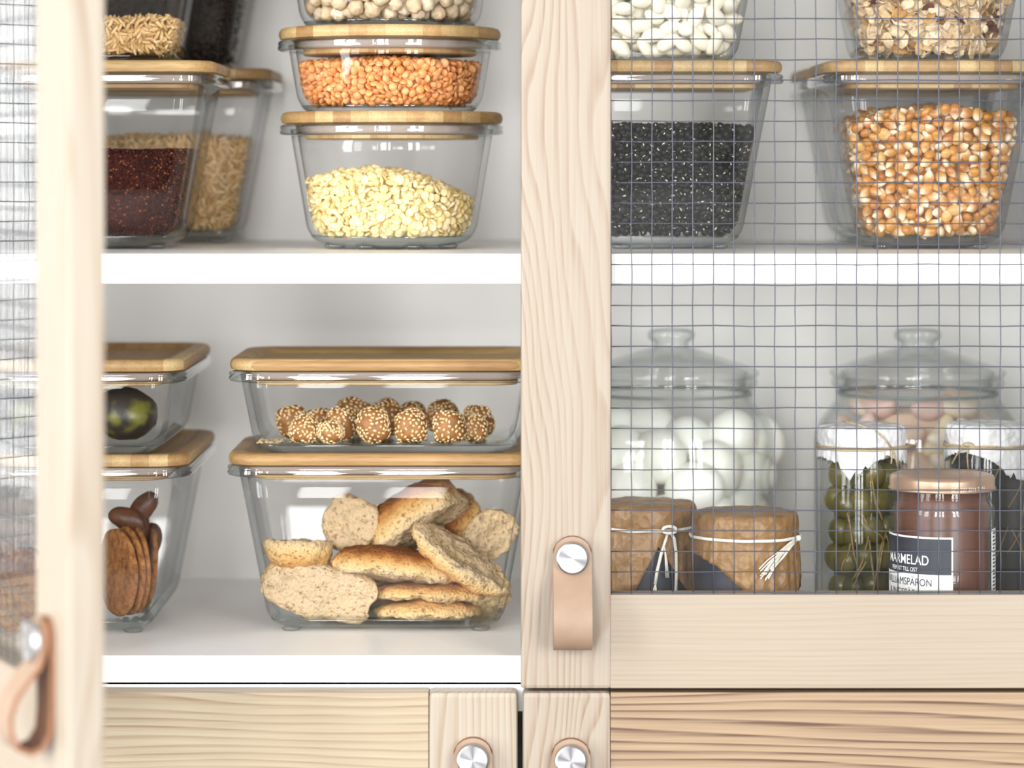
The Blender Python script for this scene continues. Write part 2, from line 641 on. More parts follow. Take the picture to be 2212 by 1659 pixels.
def glass_door(parent, x0, z0, w, h, rz, hand_x, label, pivot_right=False, mats=None, xo=0.0127, handle=True):
    # part of the cabinet: an ash frame with pane and wire mesh. Local x along the width from the pivot
    dr = bpy.data.objects.new('door', None)
    dr.empty_display_size = .02
    link(dr, parent)
    dr.location = Vector((x0, 0.0, z0)) - parent.location
    dr.rotation_euler = (0, 0, rz)
    dr['label'] = label
    mv, mh = mats or (M['ash_v'], M['ash_h'])
    t = .020
    c = .0022
    rail = RAIL_T - DOOR_B
    MB().box(0, STILE, 0, t, 0, h, c).build('stile', mv, dr, False)
    MB().box(w - STILE, w, 0, t, 0, h, c).build('stile', mv, dr, False)
    MB().box(STILE - .0005, w - STILE + .0005, .0002, t - .0002, 0.0002, rail, .0008).build('rail', mh, dr, False)
    MB().box(STILE - .0005, w - STILE + .0005, .0002, t - .0002, h - rail, h - .0002, .0008).build('rail', mh, dr, False)
    MB().box(STILE - .004, w - STILE + .004, .0085, .0122, rail - .006, h - rail + .006).build('pane', M['pane'], dr, False)
    wires(dr, STILE - .002, w - STILE + .002, rail - .002, h - rail + .002, xo, rail + .0008, .01268)
    if handle:
        strap_handle(dr, hand_x, EYE - (1201 - VY) * D / F - DOOR_B, None)
    return dr


DW = CX0 - XL - .001
DH = TOPZ - DOOR_B
ANG = math.radians(64.5)
# the closed right-hand door, whose left stile stands in the middle of the picture
x_left = WX(1125, 0)
glass_door(cab, x_left, DOOR_B, DW, DH, 0.0, WX(1236, 0) - x_left, 'closed ash framed door with wire mesh and leather pull',
           xo=WX(1364, .005) - x_left)
# the opened left-hand door
glass_door(cab, XL, DOOR_B, DW, DH, -ANG, DW - (WX(1236, 0) - x_left), 'opened ash framed door with wire mesh and leather pull',
           xo=STILE + .011, mats=(M['ash_v2'], M['ash_h']))
glass_door(cab2, XL - .006 - DW, DOOR_B, DW, DH, 0.0, STILE / 2, 'closed ash framed door mirrored in the opened door', xo=STILE + .011,
           mats=(M['ash_v2'], M['ash_h2']), handle=False)

# ------------------------------------------------------------------ base cabinet doors below
LT = EYE - (1495 - VY) * D / F


def lower_front(parent, x0, x1, stile_x, mv, mh, hand_x, label, hand_z):
    dr = bpy.data.objects.new('door', None)
    dr.empty_display_size = .02
    link(dr, parent)
    z0 = LT - .70
    dr.location = Vector((x0, 0, z0)) - parent.location
    dr['label'] = label
    w = x1 - x0
    sa, sb = stile_x
    h = .70
    MB().box(sa - x0, sb - x0, 0, .02, 0, h, .0034).build('stile', mv, dr, False)
    ra, rb = (0.0, sa - x0) if sa - x0 > .1 else (sb - x0, w)
    oa, ob = (ra, ra + STILE) if sa - x0 > .1 else (rb - STILE, rb)
    MB().box(oa, ob, 0, .02, 0, h, .0022).build('stile', mv, dr, False)
    ia, ib = (ra + STILE, rb) if sa - x0 > .1 else (ra, rb - STILE)
    for za, zb in ((h - .058, h - .0003), (0.0003, .058)):
        MB().box(ia - .0003, ib + .0003, .0002, .0198, za, zb, .0008).build('rail', mh, dr, False)
    MB().box(ia - .004, ib + .004, .007, .015, .054, h - .054).build('panel', mh, dr, False)
    strap_handle(dr, hand_x - x0, hand_z - z0, None)


base = thing('base_cabinet', (CX0, .022, LT - .70), 'white base cabinet with ash fronts below the wall cabinet', 'cabinet')
hb = .70 + .0022
bw = (XR - XL) / 2
for s in (-1, 1):
    xa, xb = sorted((s * bw, s * (bw - .018)))
    MB().box(xa, xb, 0, .36, 0, hb).build('side_panel', M['white'], base, False)
MB().box(-bw + .0181, bw - .0181, 0, .36, hb - .018, hb).build('top_panel', M['white'], base, False)
MB().box(-bw + .0181, bw - .0181, 0, .36, 0, .018).build('bottom_panel', M['white'], base, False)
MB().box(-bw + .0181, bw - .0181, .35, .36, .0181, hb - .0181).build('back_panel', M['white'], base, False)
lower_front(base, XL, WX(1118, 0), (WX(925, 0), WX(1118, 0)), M['ash_v2'], M['ash_h2'], WX(1022, 0),
            'golden ash base cabinet front on the left with leather pull', EYE - (1635 - VY) * D / F)
lower_front(base, WX(1129, 0), XR, (WX(1129, 0), WX(1320, 0)), M['ash_v'], M['ash_brown'], WX(1233, 0),
            'brown streaked ash base cabinet front on the right with leather pull', EYE - (1637 - VY) * D / F)


# ------------------------------------------------------------------ lidded glass food containers
class Box:
    """inner shape of a container, used to fill it"""
    pass


def container(name, label, cat, cx, yfront, z0, w, d, h, taper, rc, across, group=None, round_=False, lid_t=.0083, rb=.014, yaw=0.0):
    n = 20 if round_ else 8
    cy = yfront + d / 2
    t = thing(name, (cx, cy, z0), label, cat, group, yaw)
    fl = .0068                                   # flange
    wt, dt_ = w - 2 * fl, d - 2 * fl             # wall top, outer
    fz = .0022
    th = .0042
    rr = rc - fl if not round_ else 1.0

    def ring(inset, z, extra=0.0):
        return rrect(wt - 2 * inset, dt_ - 2 * inset, (rr - inset * .4) if not round_ else 9.0, z, n)

    def ins(z):                                   # outer wall inset at height z
        return taper * (1 - (z - fz) / (h - fz))
    outer = []
    for i in range(8):
        a = PI / 2 * i / 7
        z = fz + rb * (1 - math.cos(a))
        outer.append((ins(z) + rb * (1 - math.sin(a)), z))
    for i in range(1, 5):
        z = fz + rb + (h - .003 - fz - rb) * i / 4
        outer.append((ins(z), z))
    bt = .0062
    inner = []
    rbi = rb - .003
    for i in range(1, 5):
        z = fz + bt + rbi + (h - .003 - fz - bt - rbi) * (4 - i) / 3 if i < 4 else fz + bt + rbi
        inner.append((ins(z) + th, z))
    for i in range(1, 7):
        a = PI / 2 * (1 - i / 6)
        z = fz + bt + rbi * (1 - math.sin(a)) if False else fz + bt + rbi * (1 - math.cos(PI / 2 * (1 - i / 6)))
        inner.append((ins(z) + th + rbi * (1 - math.sin(PI / 2 * (1 - i / 6))), z))
    bowl = MB().loft([ring(i, z) for i, z in outer + inner])
    nr, npt = len(outer + inner), len(ring(0, 0))
    for q in range(nr - 1):
        if q < 4 or q >= nr - 4:
            for k in range(npt): bowl.mi[q * npt + k] = 1
    for q in range((nr - 1) * npt, len(bowl.mi)): bowl.mi[q] = 1
    bowl.build('glass_bowl', [M['glass'], M['glass_foot']], t)
    # flange: a thick ring of glass, two soft beads
    fl_prof = [(0.0025, h - .0075), (-.004, h - .0072), (-.0062, h - .0062), (-.0066, h - .0046), (-.0058, h - .0034), (-.0064, h - .0022),
               (-.0060, h - .0006), (-.0040, h), (.0020, h), (.0040, h - .001), (.0042, h - .006)]
    MB().loft([ring(i, z) for i, z in fl_prof], cyc=True).build('rim', M['solid'], t)
    # thick foot of the bowl
    bp = []
    for i in range(6):
        a = PI / 2 * i / 5 * .86
        z = fz + (rb - .001) * (1 - math.cos(a)) * .62
        bp.append((ins(z) + .0012 + rb * (1 - math.sin(a)), z + .0003))
    top_i, top_z = bp[-1]
    bp += [(top_i + .0016, top_z + .0002), (top_i + .004, fz + bt - .0006), (top_i + .012, fz + bt - .0009)]
    MB().loft([ring(i, z) for i, z in bp]).build('base', M['glass_foot'], t)
    bw_, bd_ = wt - 2 * (taper + rb), dt_ - 2 * (taper + rb)
    if round_:
        spots = [(.5 * bw_ * math.sin(a), -.5 * bw_ * math.cos(a)) for a in [PI / 8 + k * PI / 4 for k in range(8)]]
    else:
        spots = [(sx * bw_ / 2, sy * bd_ / 2) for sx in (-1, 1) for sy in (-1, 1)]
    for fx, fy in spots:
        MB().lathe([(0, 0), (.0045, 0), (.006, .0006), (.0066, .0016), (.0066, .0028), (0, .0029)], 16).build('foot', M['solid'], t, loc=(fx, fy, 0))
    # bamboo lid: slab with a raised border, plug and seal underneath
    e = -.0058
    lp = [(e + .004, h + .0004), (e + .0010, h + .0010), (e + .0002, h + .0028), (e, h + lid_t * .5), (e + .0004, h + lid_t - .0022), (e + .0016, h + lid_t - .0006),
          (e + .0034, h + lid_t), (e + .0095, h + lid_t), (e + .0112, h + lid_t - .0006), (e + .0150, h + lid_t - .0042), (e + .0165, h + lid_t - .0046)]
    lid = MB().loft([ring(i, z) for i, z in lp]).build('lid', M[across], t, angle=50)
    pz = h - .0098
    MB().loft([ring(i, z) for i, z in ((.0112, pz), (.0104, pz + .0006), (.0104, pz + .0026), (.0112, pz + .0030))]).build('lid_insert', M[across], lid, angle=50)
    MB().loft([ring(i, z) for i, z in ((.0125, pz + .0031), (.0085, pz + .0040), (.0068, pz + .0058), (.0068, h - .0012), (.009, h + .0003))]).build('seal', M['seal'], lid, angle=50)
    b = Box()
    b.root, b.cx, b.cy, b.z0, b.h = t, cx, cy, z0, h
    b.zb = fz + bt + .0003
    b.round = round_

    def half(z):
        e_ = 0.0
        if z < b.zb + rbi:
            u = min(max((b.zb + rbi - z) / rbi, 0), 1)
            e_ = rbi * (1 - math.sqrt(max(1 - u * u, 0)))
        i = ins(z) + th + .0002 + e_
        return wt / 2 - i, dt_ / 2 - i
    b.half = half
    b.rc = (rr - th) if not round_ else None
    b.ins = ins
    b.top = h + lid_t
    b.rest = z0 + h + lid_t - .0046              # a stacked container stands in the tray of the lid
    return b


def sdf(b, P):
    # depth below the inner wall for local points (n,3)
    z = P[:, 2]
    hw = np.empty(len(P)); hd = np.empty(len(P))
    zs = np.linspace(b.zb, b.h, 60)
    H = np.array([b.half(q) for q in zs])
    hw = np.interp(z, zs, H[:, 0]); hd = np.interp(z, zs, H[:, 1])
    if b.round:
        return hw - np.hypot(P[:, 0], P[:, 1]), hd
    r = np.minimum(b.rc, np.minimum(hw, hd) - 1e-4)
    qx = np.abs(P[:, 0]) - (hw - r); qy = np.abs(P[:, 1]) - (hd - r)
    o = np.hypot(np.maximum(qx, 0), np.maximum(qy, 0)) + np.minimum(np.maximum(qx, qy), 0) - r
    return -o, hd


def fill_points(b, topf, spacing, shell, margin, seed, tries=30000, zmax=None):
    g = np.random.default_rng(seed)
    hw, hd = b.half(b.h)
    zt = (zmax or b.h)
    P = np.column_stack([g.uniform(-hw, hw, tries * 8), g.uniform(-hd, hd, tries * 8), g.uniform(b.zb, zt, tries * 8)])
    dw, hdz = sdf(b, P)
    top = topf(P[:, 0], P[:, 1])
    dt = top - P[:, 2]
    ok = (dw > margin) & (dt > 0) & (P[:, 2] - b.zb > margin * .8)
    front = (dw < margin + shell) & ((P[:, 1] < 0) | (np.abs(P[:, 0]) > hw * .5))
    ok &= front | (dt < shell * 1.1)
    P = P[ok]
    dw, dt = dw[ok], dt[ok]
    # points against the glass and on top first
    key = np.minimum(dw - margin, dt) + g.uniform(0, spacing * .25, len(P))
    order = np.argsort(key)[:tries * 2]
    grid = {}
    out = []
    s2 = spacing * spacing
    Pl = P.tolist()
    for i in order.tolist():
        x, y, z = Pl[i]
        a, c, e = int(x // spacing), int(y // spacing), int(z // spacing)
        bad = False
        for da in (-1, 0, 1):
            for dc in (-1, 0, 1):
                for de in (-1, 0, 1):
                    for (u, v, w_) in grid.get((a + da, c + dc, e + de), ()):
                        if (u - x) ** 2 + (v - y) ** 2 + (w_ - z) ** 2 < s2:
                            bad = True
                            break
                    if bad: break
                if bad: break
            if bad: break
        if not bad:
            grid.setdefault((a, c, e), []).append((x, y, z))
            out.append((x, y, z))
    return np.array(out)


def rand_rot(r, flat_p=0.0, tilt=0.35):
    # flat_p: share of grains lying flat against the front glass (thin axis = local z)
    if r.random() < flat_p:
        q = Euler((PI / 2 + r.gauss(0, tilt), 0, 0)).to_matrix() @ Euler((0, r.gauss(0, tilt), r.uniform(0, 2 * PI))).to_matrix()
        return Euler((0, 0, r.gauss(0, tilt * .6))).to_matrix() @ q
    from mathutils import Quaternion
    return Quaternion((r.gauss(0, 1), r.gauss(0, 1), r.gauss(0, 1), r.gauss(0, 1))).normalized().to_matrix()


def core(b, topf, inset):
    # the inside of the heap, so that nothing shines through between the grains
    n = 40
    rows = []
    cols = []
    H0 = b.half(b.h * .5)
    for j in range(n):
        a = 2 * PI * j / n
        cols.append((math.cos(a), math.sin(a)))
    def rad(ca, sa, hw, hd):
        if b.round: return hw
        p = 6.0
        return (abs(ca / hw) ** p + abs(sa / hd) ** p) ** (-1 / p)
    m = 6
    for i in range(m + 1):
        ring = []
        for ca, sa in cols:
            hw, hd = H0
            rr = rad(ca, sa, hw - inset, hd - inset)
            zt = float(topf(np.array([ca * rr]), np.array([sa * rr]))[0]) - inset
            z = b.zb + inset * .5 + (zt - b.zb - inset * .5) * i / m
            hw, hd = b.half(z)
            rr = rad(ca, sa, hw - inset, hd - inset)
            ring.append((ca * rr, sa * rr, z))
        rows.append(ring)
    for s in (.75, .5, .25, .03):
        rows.append([(x * s, y * s, float(topf(np.array([x * s]), np.array([y * s]))[0]) - inset) for x, y, z in rows[m]])
    mb = MB().loft(rows, False, False, False)
    tri = [(f[0], f[1], f[2]) for f in mb.f] + [(f[0], f[2], f[3]) for f in mb.f]
    return np.array(mb.v), np.array(tri)


def fill(b, shapes, topf, spacing, shell, margin, seed, mat, names, labels, cat, group, n_single, flat=0.0, tilt=.35, core_inset=None, size=(.9, 1.1),
         core_mat=None, zmax=None, tries=30000, single_test=None):
    """shapes: list of (V,T) unit grains in metres. The n_single that show largest become objects, the rest one 'stuff' object."""
    r = random.Random(seed)
    P = fill_points(b, topf, spacing, shell, margin, seed, tries, zmax)
    dw, hd = sdf(b, P)
    dt = topf(P[:, 0], P[:, 1]) - P[:, 2]
    # what shows largest: right behind the front glass
    fr = P[:, 1] + hd
    score = np.minimum(fr, dw + .02) + .3 * np.minimum(dt, dw)
    wz = P[:, 2] + b.z0
    off = (EYE - (wz)) * F / (D + b.cy) + VY < 2
    score = score + off * 1.0
    xx = P[:, 0] + b.cx
    px = xx * F / (D + b.cy + P[:, 1]) + VX
    hid = ((px > 1128) & (px < 1316)) | (px > 2214)
    score = score + hid * 1.0
    order = np.argsort(score)
    meshes = []
    if n_single:
        for k, (V, T) in enumerate(shapes):
            tmp = tri_object(names[0], V, T, mat)
            meshes.append(tmp.data)
            bpy.data.objects.remove(tmp)
    VV, TT, base_i = [], [], 0
    cnt = 0
    for i in order.tolist():
        k = r.randrange(len(shapes))
        V, T = shapes[k]
        R = rand_rot(r, flat if P[i, 1] < 0 else 0.0, tilt)
        s = r.uniform(*size)
        if cnt < n_single and score[i] < .9:
            o = bpy.data.objects.new(names[0], meshes[k])
            o.matrix_world = Matrix.Translation((b.cx + P[i, 0], b.cy + P[i, 1], b.z0 + P[i, 2])) @ R.to_4x4() @ Matrix.Scale(s, 4)
            col.objects.link(o)
            tag(o, labels[0], cat, group)
            cnt += 1
        else:
            Rn = np.array(R)
            VV.append((V * s) @ Rn.T + P[i])
            TT.append(T + base_i)
            base_i += len(V)
    if core_inset:
        cv, ct = core(b, topf, core_inset)
        VV.append(cv); TT.append(ct + base_i)
    if VV:
        o = tri_object(names[1], np.concatenate(VV), np.concatenate(TT), mat)
        o.location = (b.cx, b.cy, b.z0)
        tag(o, labels[1], cat, None, 'stuff')
    return P


def const_top(z, amp=0.0, seed=0, dome=0.0, slope=0.0):
    def f(x, y):
        x = np.asarray(x, float); y = np.asarray(y, float)
        return z + amp * (np.sin(x * 120 + seed) * .5 + np.sin(x * 53 + y * 80 + seed * 2)) + slope * x - dome * (x * x + y * y)
    return f


# grain shapes --------------------------------------------------------------
V2, T2 = ico(2)
V1, T1 = ico(1)
V3, T3 = ico(3)


def lentil(rad, thick):
    V = V2.copy()
    rr = np.hypot(V[:, 0], V[:, 1])
    V = V * np.array([rad, rad, thick])
    V[:, 2] *= (1 - .25 * rr)
    return V, T2


def bean(l, w, t, bend):
    V = V3.copy()
    x = V[:, 0]
    W_ = V.copy()
    W_[:, 0] = x * l
    W_[:, 1] = V[:, 1] * w * (1 + .12 * x) + bend * (x * x) * l
    W_[:, 2] = V[:, 2] * t
    return W_, T3


def chickpea(seed):
    V = V3.copy()
    out = []
    for v in V:
        p = Vector(v)
        k = 1 + .16 * noise.noise(p * 1.3 + Vector((seed, 0, 0))) + .15 * noise.noise(p * 2.8 + Vector((seed, 5, 0))) - .10 * abs(noise.noise(p * 3.4 + Vector((0, seed, 9))))
        q = p * k
        if q.z > .55: q *= 1 + .5 * (q.z - .55)
        d = abs(q.x) * 3
        if q.z > 0 and d < 1: q *= 1 - .14 * (1 - d) * q.z
        out.append(q)
    return np.array([tuple(o) for o in out]) * .0051, T3


def kernel(seed):
    V = V2.copy()
    g = np.random.default_rng(seed)
    x = V[:, 0]
    tap = np.where(x > 0, 1 - .72 * x ** 1.5, 1.0 - .08 * x * x)
    W_ = np.empty_like(V)
    W_[:, 0] = x * (.0050 + g.uniform(-.0004, .0005))
    W_[:, 1] = V[:, 1] * tap * (.0037 + g.uniform(-.0004, .0004))
    W_[:, 2] = V[:, 2] * tap * .0027
    return W_, T2


def flake(seed):
    V = V2.copy()
    g = np.random.default_rng(seed)
    W_ = V * np.array([g.uniform(.0050, .0068), g.uniform(.0034, .0046), .0007])
    a = g.uniform(-1, 1)
    W_[:, 2] += .0016 * a * (V[:, 0] ** 2) + .0012 * g.uniform(-1, 1) * V[:, 1] * V[:, 0] + .0006 * np.sin(V[:, 1] * 5 + seed)
    W_[:, 1] *= 1 + .18 * np.sin(V[:, 0] * 6 + seed)
    return W_, T2


def rice_grain(l=.0042, w=.00122):
    V = V2.copy() if False else ico(2)[0]
    return V * np.array([l, w, w * .85]), T2


M['lentil_y'] = grain_mat('yellow_lentil', [S(232, 208, 146), S(238, 218, 166), S(226, 198, 126), S(242, 226, 184)], .5)
M['lentil_o'] = grain_mat('orange_lentil', [S(218, 142, 78), S(230, 164, 102), S(208, 126, 66), S(234, 176, 120)], .45)
M['chickpea'] = grain_mat('chickpea', [S(212, 192, 162), S(198, 174, 142), S(220, 204, 178), S(204, 180, 146)], .6, 400)
M['white_bean'] = grain_mat('white_bean', [S(240, 236, 220), S(232, 226, 206), S(244, 240, 228)], .3)
M['black_bean'] = grain_mat('black_bean', [S(22, 22, 24), S(30, 30, 30), S(18, 18, 20), S(34, 34, 32)], .5, spec=.28)
M['rice'] = grain_mat('brown_rice', [S(206, 168, 110), S(222, 190, 138), S(190, 150, 92), S(232, 206, 160)], .42)
M['quinoa'] = grain_mat('red_quinoa', [S(58, 20, 16), S(40, 15, 15), S(76, 28, 19), S(32, 14, 15), S(96, 44, 28), S(50, 18, 16), S(140, 84, 50)], .7, spec=.12)
M['quinoa_pale'] = M['quinoa']
M['corn'] = None
m, nt, b = newmat('corn_kernel')
oi = N(nt, 'ShaderNodeObjectInfo'); ge = N(nt, 'ShaderNodeNewGeometry')
r_ = math_n(nt, 'FRACT', math_n(nt, 'ADD', oi.outputs['Random'], ge.outputs['Random Per Island']))
c1 = ramp(nt, r_, [(0, S(184, 118, 38)), (.35, S(198, 140, 58)), (.7, S(168, 100, 32)), (1, S(212, 164, 92))]).outputs[0]
at = N(nt, 'ShaderNodeAttribute', attribute_name='tip')
c2 = mixc(nt, at.outputs['Fac'], c1, S(244, 226, 194))
nt.links.new(c2, b.inputs['Base Color'])
b.inputs['Roughness'].default_value = .3
M['corn'] = m
m, nt, b = newmat('oat_flake')
oi = N(nt, 'ShaderNodeObjectInfo'); ge = N(nt, 'ShaderNodeNewGeometry')
r_ = math_n(nt, 'FRACT', math_n(nt, 'ADD', oi.outputs['Random'], ge.outputs['Random Per Island']))
c1 = ramp(nt, r_, [(0, S(226, 202, 164)), (.3, S(240, 224, 196)), (.6, S(208, 174, 124)), (.78, S(232, 208, 168)), (.84, S(180, 130, 70)), (.92, S(206, 158, 84)), (.97, S(90, 30, 40)), (1, S(110, 44, 44))]).outputs[0]
nz = noise_n(nt, objco(nt), 500, 3.0)
c2 = mixc(nt, .5, c1, ramp(nt, nz, [(.35, (.55, .5, .45)), (.6, (1, 1, 1))]).outputs[0], 'MULTIPLY')
nt.links.new(c2, b.inputs['Base Color'])
b.inputs['Roughness'].default_value = .7
bump(nt, b, nz, .4, .0005)
M['oat'] = m
M['hilum'] = plain('hilum_white', S(226, 222, 196), .6)

WALLTAP = .18
# --- centre stack: round bowls
YC = .150
k0 = (D + YC) / F
RD = .1500
cxr = WX(845, YC)
b_yel = container('food_container', 'round glass container of yellow lentils at the bottom of the middle stack', 'container', cxr + .0005, YC - RD / 2, SH_TOP,
                  RD, RD, .0822, .0135, RD / 2, 'bamboo_x', 'round glass containers', True)
b_ora = container('food_container', 'shallow round glass container of orange lentils in the middle stack', 'container', cxr - .0008, YC - RD / 2, b_yel.rest,
                  RD, RD, .0520, .0085, RD / 2, 'bamboo_x', 'round glass containers', True)
b_chi = container('food_container', 'round glass container of chickpeas on top of the middle stack', 'container', cxr - .0005, YC - RD / 2, b_ora.rest,
                  RD, RD, .0620, .0095, RD / 2, 'bamboo_x', 'round glass containers', True)


def yel_top(x, y):
    x = np.asarray(x); y = np.asarray(y)
    return .0515 - 4.6 * (x + .008) ** 2 - 1.5 * (y - .0) ** 2 - .055 * x + .0007 * np.sin(x * 300 + y * 120)


fill(b_yel, [lentil(.00325, .0014), lentil(.0029, .0013)], yel_top, .0037, .0085, .0018, 11, M['lentil_y'], ('yellow_lentil', 'yellow_lentil_heap'),
     ('split yellow lentil in the lowest round container', 'heap of split yellow lentils in the lowest round container'), 'lentil',
     'yellow lentils in the round container', 300, flat=.5, tilt=.55, core_inset=.0055)
fill(b_ora, [lentil(.0030, .0015), lentil(.0027, .0014)], const_top(.0395, .0006, 2, 1.1), .0036, .0085, .0018, 12, M['lentil_o'],
     ('orange_lentil', 'orange_lentil_heap'), ('split orange lentil in the shallow round container', 'heap of split orange lentils in the shallow round container'),
     'lentil', 'orange lentils in the round container', 300, flat=.55, tilt=.5, core_inset=.0055)
fill(b_chi, [chickpea(s) for s in (1, 7, 13, 22)], const_top(.046, .001, 1), .0090, .017, .0050, 13, M['chickpea'], ('chickpea', 'chickpea_heap'),
     ('wrinkled beige chickpea in the top round container', 'heap of chickpeas in the top round container'), 'chickpea', 'chickpeas in the round container', 90,
     core_inset=.011)

# --- left stacks on the middle shelf: square containers
SQ = .1470
SQH = .1150
YF = .085


def square(label, cx, yf, z0, across='bamboo_x', d=SQ, h=SQH, w=SQ, g='square glass containers', yaw=0.0):
    return container('food_container', label, 'container', cx, yf, z0, w, d, h, h * WALLTAP, .026, across, g, yaw=yaw)


xq = WX(463, YF) - SQ / 2
b_qui = square('glass container of red quinoa beside the opened door', xq, YF, SH_TOP, 'bamboo_y')
b_ric = square('glass container of brown rice on top of the quinoa container', xq - .001, YF, b_qui.rest, 'bamboo_y')
xb = WX(588, .24) - SQ / 2
b_ri2 = square('glass container of brown rice standing behind the quinoa container', xb, .240, SH_TOP, 'bamboo_x', d=.126)
b_dar = square('glass container of dark tea leaves on the rear left stack', xb - .004, .240, b_ri2.rest, 'bamboo_x', d=.126)

q_shape = [(V1 * np.array([.00095, .00095, .00075]), T1)]
fill(b_qui, q_shape, const_top(.0655, .0004, 3), .00150, .0034, .0006, 21, M['quinoa'], ('quinoa', 'red_quinoa'),
     ('', 'dark red quinoa filling the square container beside the opened door'), 'quinoa', None, 0, core_inset=.0022, tries=60000)
rs = [rice_grain(), rice_grain(.0037, .00122)]
fill(b_ric, rs, const_top(.0335, .0012, 4, 0.6), .0027, .009, .0034, 22, M['rice'], ('rice', 'brown_rice'),
     ('', 'brown rice in the container above the red quinoa'), 'rice', None, 0, flat=.75, tilt=.4, core_inset=.0052)
fill(b_ri2, rs, const_top(.0750, .0012, 5, 0.6), .0027, .009, .0034, 23, M['rice'], ('rice', 'brown_rice'),
     ('', 'brown rice in the container behind the red quinoa'), 'rice', None, 0, flat=.75, tilt=.4, core_inset=.0052)
M['tea'] = grain_mat('black_tea', [S(34, 28, 26), S(46, 36, 30), S(26, 24, 24)], .6)
fill(b_dar, [(V1 * np.array([.004, .0012, .001]), T1)], const_top(.085, .001, 5), .0026, .006, .0012, 24, M['tea'], ('tea', 'black_tea_leaves'),
     ('', 'dark loose tea leaves in the rear left container'), 'tea', None, 0, core_inset=.004)

# --- right stacks on the middle shelf
xe = WX(1700, YF) - SQ / 2
b_bla = square('glass container of black beans behind the wire mesh', xe, YF, SH_TOP)
b_whi = square('glass container of white beans on top of the black beans', xe - .003, YF, b_bla.rest)
xf = WX(1783, YF) + SQ / 2
b_cor = square('glass container of corn kernels behind the wire mesh', xf, YF, SH_TOP)
b_mue = square('glass container of muesli on top of the corn kernels', xf + .001, YF, b_cor.rest)
b_re2 = square('empty looking glass container standing behind the corn container', WX(1734, .24) + SQ / 2, .240, SH_TOP, d=.126)

# black beans, each with a white eye
def black_bean():
    V = V2 * np.array([.0029, .0021, .0020])
    return V, T2


def with_eye(V, T):
    e = V1 * np.array([.0012, .00042, .00042]) + np.array([0.0, -.00196, 0.0])
    return np.concatenate([V, e]), np.concatenate([T, T1 + len(V)])


Vb, Tb = black_bean()
Ve, Te = with_eye(Vb, Tb)


def set_mi(me, n_first):
    mi = np.zeros(len(me.polygons), np.int32)
    mi[n_first:] = 1
    me.polygons.foreach_set('material_index', mi)


def fill_beans():
    b = b_bla
    r = random.Random(31)
    topf = const_top(.0815, .0009, 6, 0.5)
    P = fill_points(b, topf, .0039, .0085, .0021, 31)
    dw, hd = sdf(b, P)
    score = P[:, 1] + hd
    px = (P[:, 0] + b.cx) * F / (D + b.cy + P[:, 1]) + VX
    score = score + (px < 1316) * 1.0
    order = np.argsort(score)
    tmp = tri_object('black_bean', Ve, Te, [M['black_bean'], M['hilum']])
    me = tmp.data
    bpy.data.objects.remove(tmp)
    set_mi(me, len(Tb))
    VV, TT, MI, bi = [], [], [], 0
    for c, i in enumerate(order.tolist()):
        R = rand_rot(r)
        s = r.uniform(.9, 1.1)
        if c < 300:
            o = bpy.data.objects.new('black_bean', me)
            o.matrix_world = Matrix.Translation((b.cx + P[i, 0], b.cy + P[i, 1], b.z0 + P[i, 2])) @ R.to_4x4() @ Matrix.Scale(s, 4)
            col.objects.link(o)
            tag(o, 'small black bean with a white eye in the square container', 'bean', 'black beans in the square container')
        else:
            VV.append((Ve * s) @ np.array(R).T + P[i]); TT.append(Te + bi); bi += len(Ve)
            MI.append(np.r_[np.zeros(len(Tb), np.int32), np.ones(len(Te) - len(Tb), np.int32)])
    cv, ct = core(b, topf, .0055)
    VV.append(cv); TT.append(ct + bi); MI.append(np.zeros(len(ct), np.int32))
    o = tri_object('black_bean_heap', np.concatenate(VV), np.concatenate(TT), [M['black_bean'], M['hilum']])
    o.data.polygons.foreach_set('material_index', np.concatenate(MI))
    o.location = (b.cx, b.cy, b.z0)
    tag(o, 'heap of small black beans in the square container', 'bean', None, 'stuff')


fill_beans()
fill(b_whi, [bean(.0086, .0050, .0042, .10), bean(.0078, .0052, .0044, .14), bean(.0094, .0050, .0042, .06)], const_top(.055, .001, 3), .0098, .016, .0049, 32,
     M['white_bean'], ('white_bean', 'white_bean_heap'), ('smooth white bean in the container above the black beans', 'heap of white beans above the black beans'),
     'bean', 'white beans in the square container', 120, flat=.8, tilt=.35, core_inset=.012)


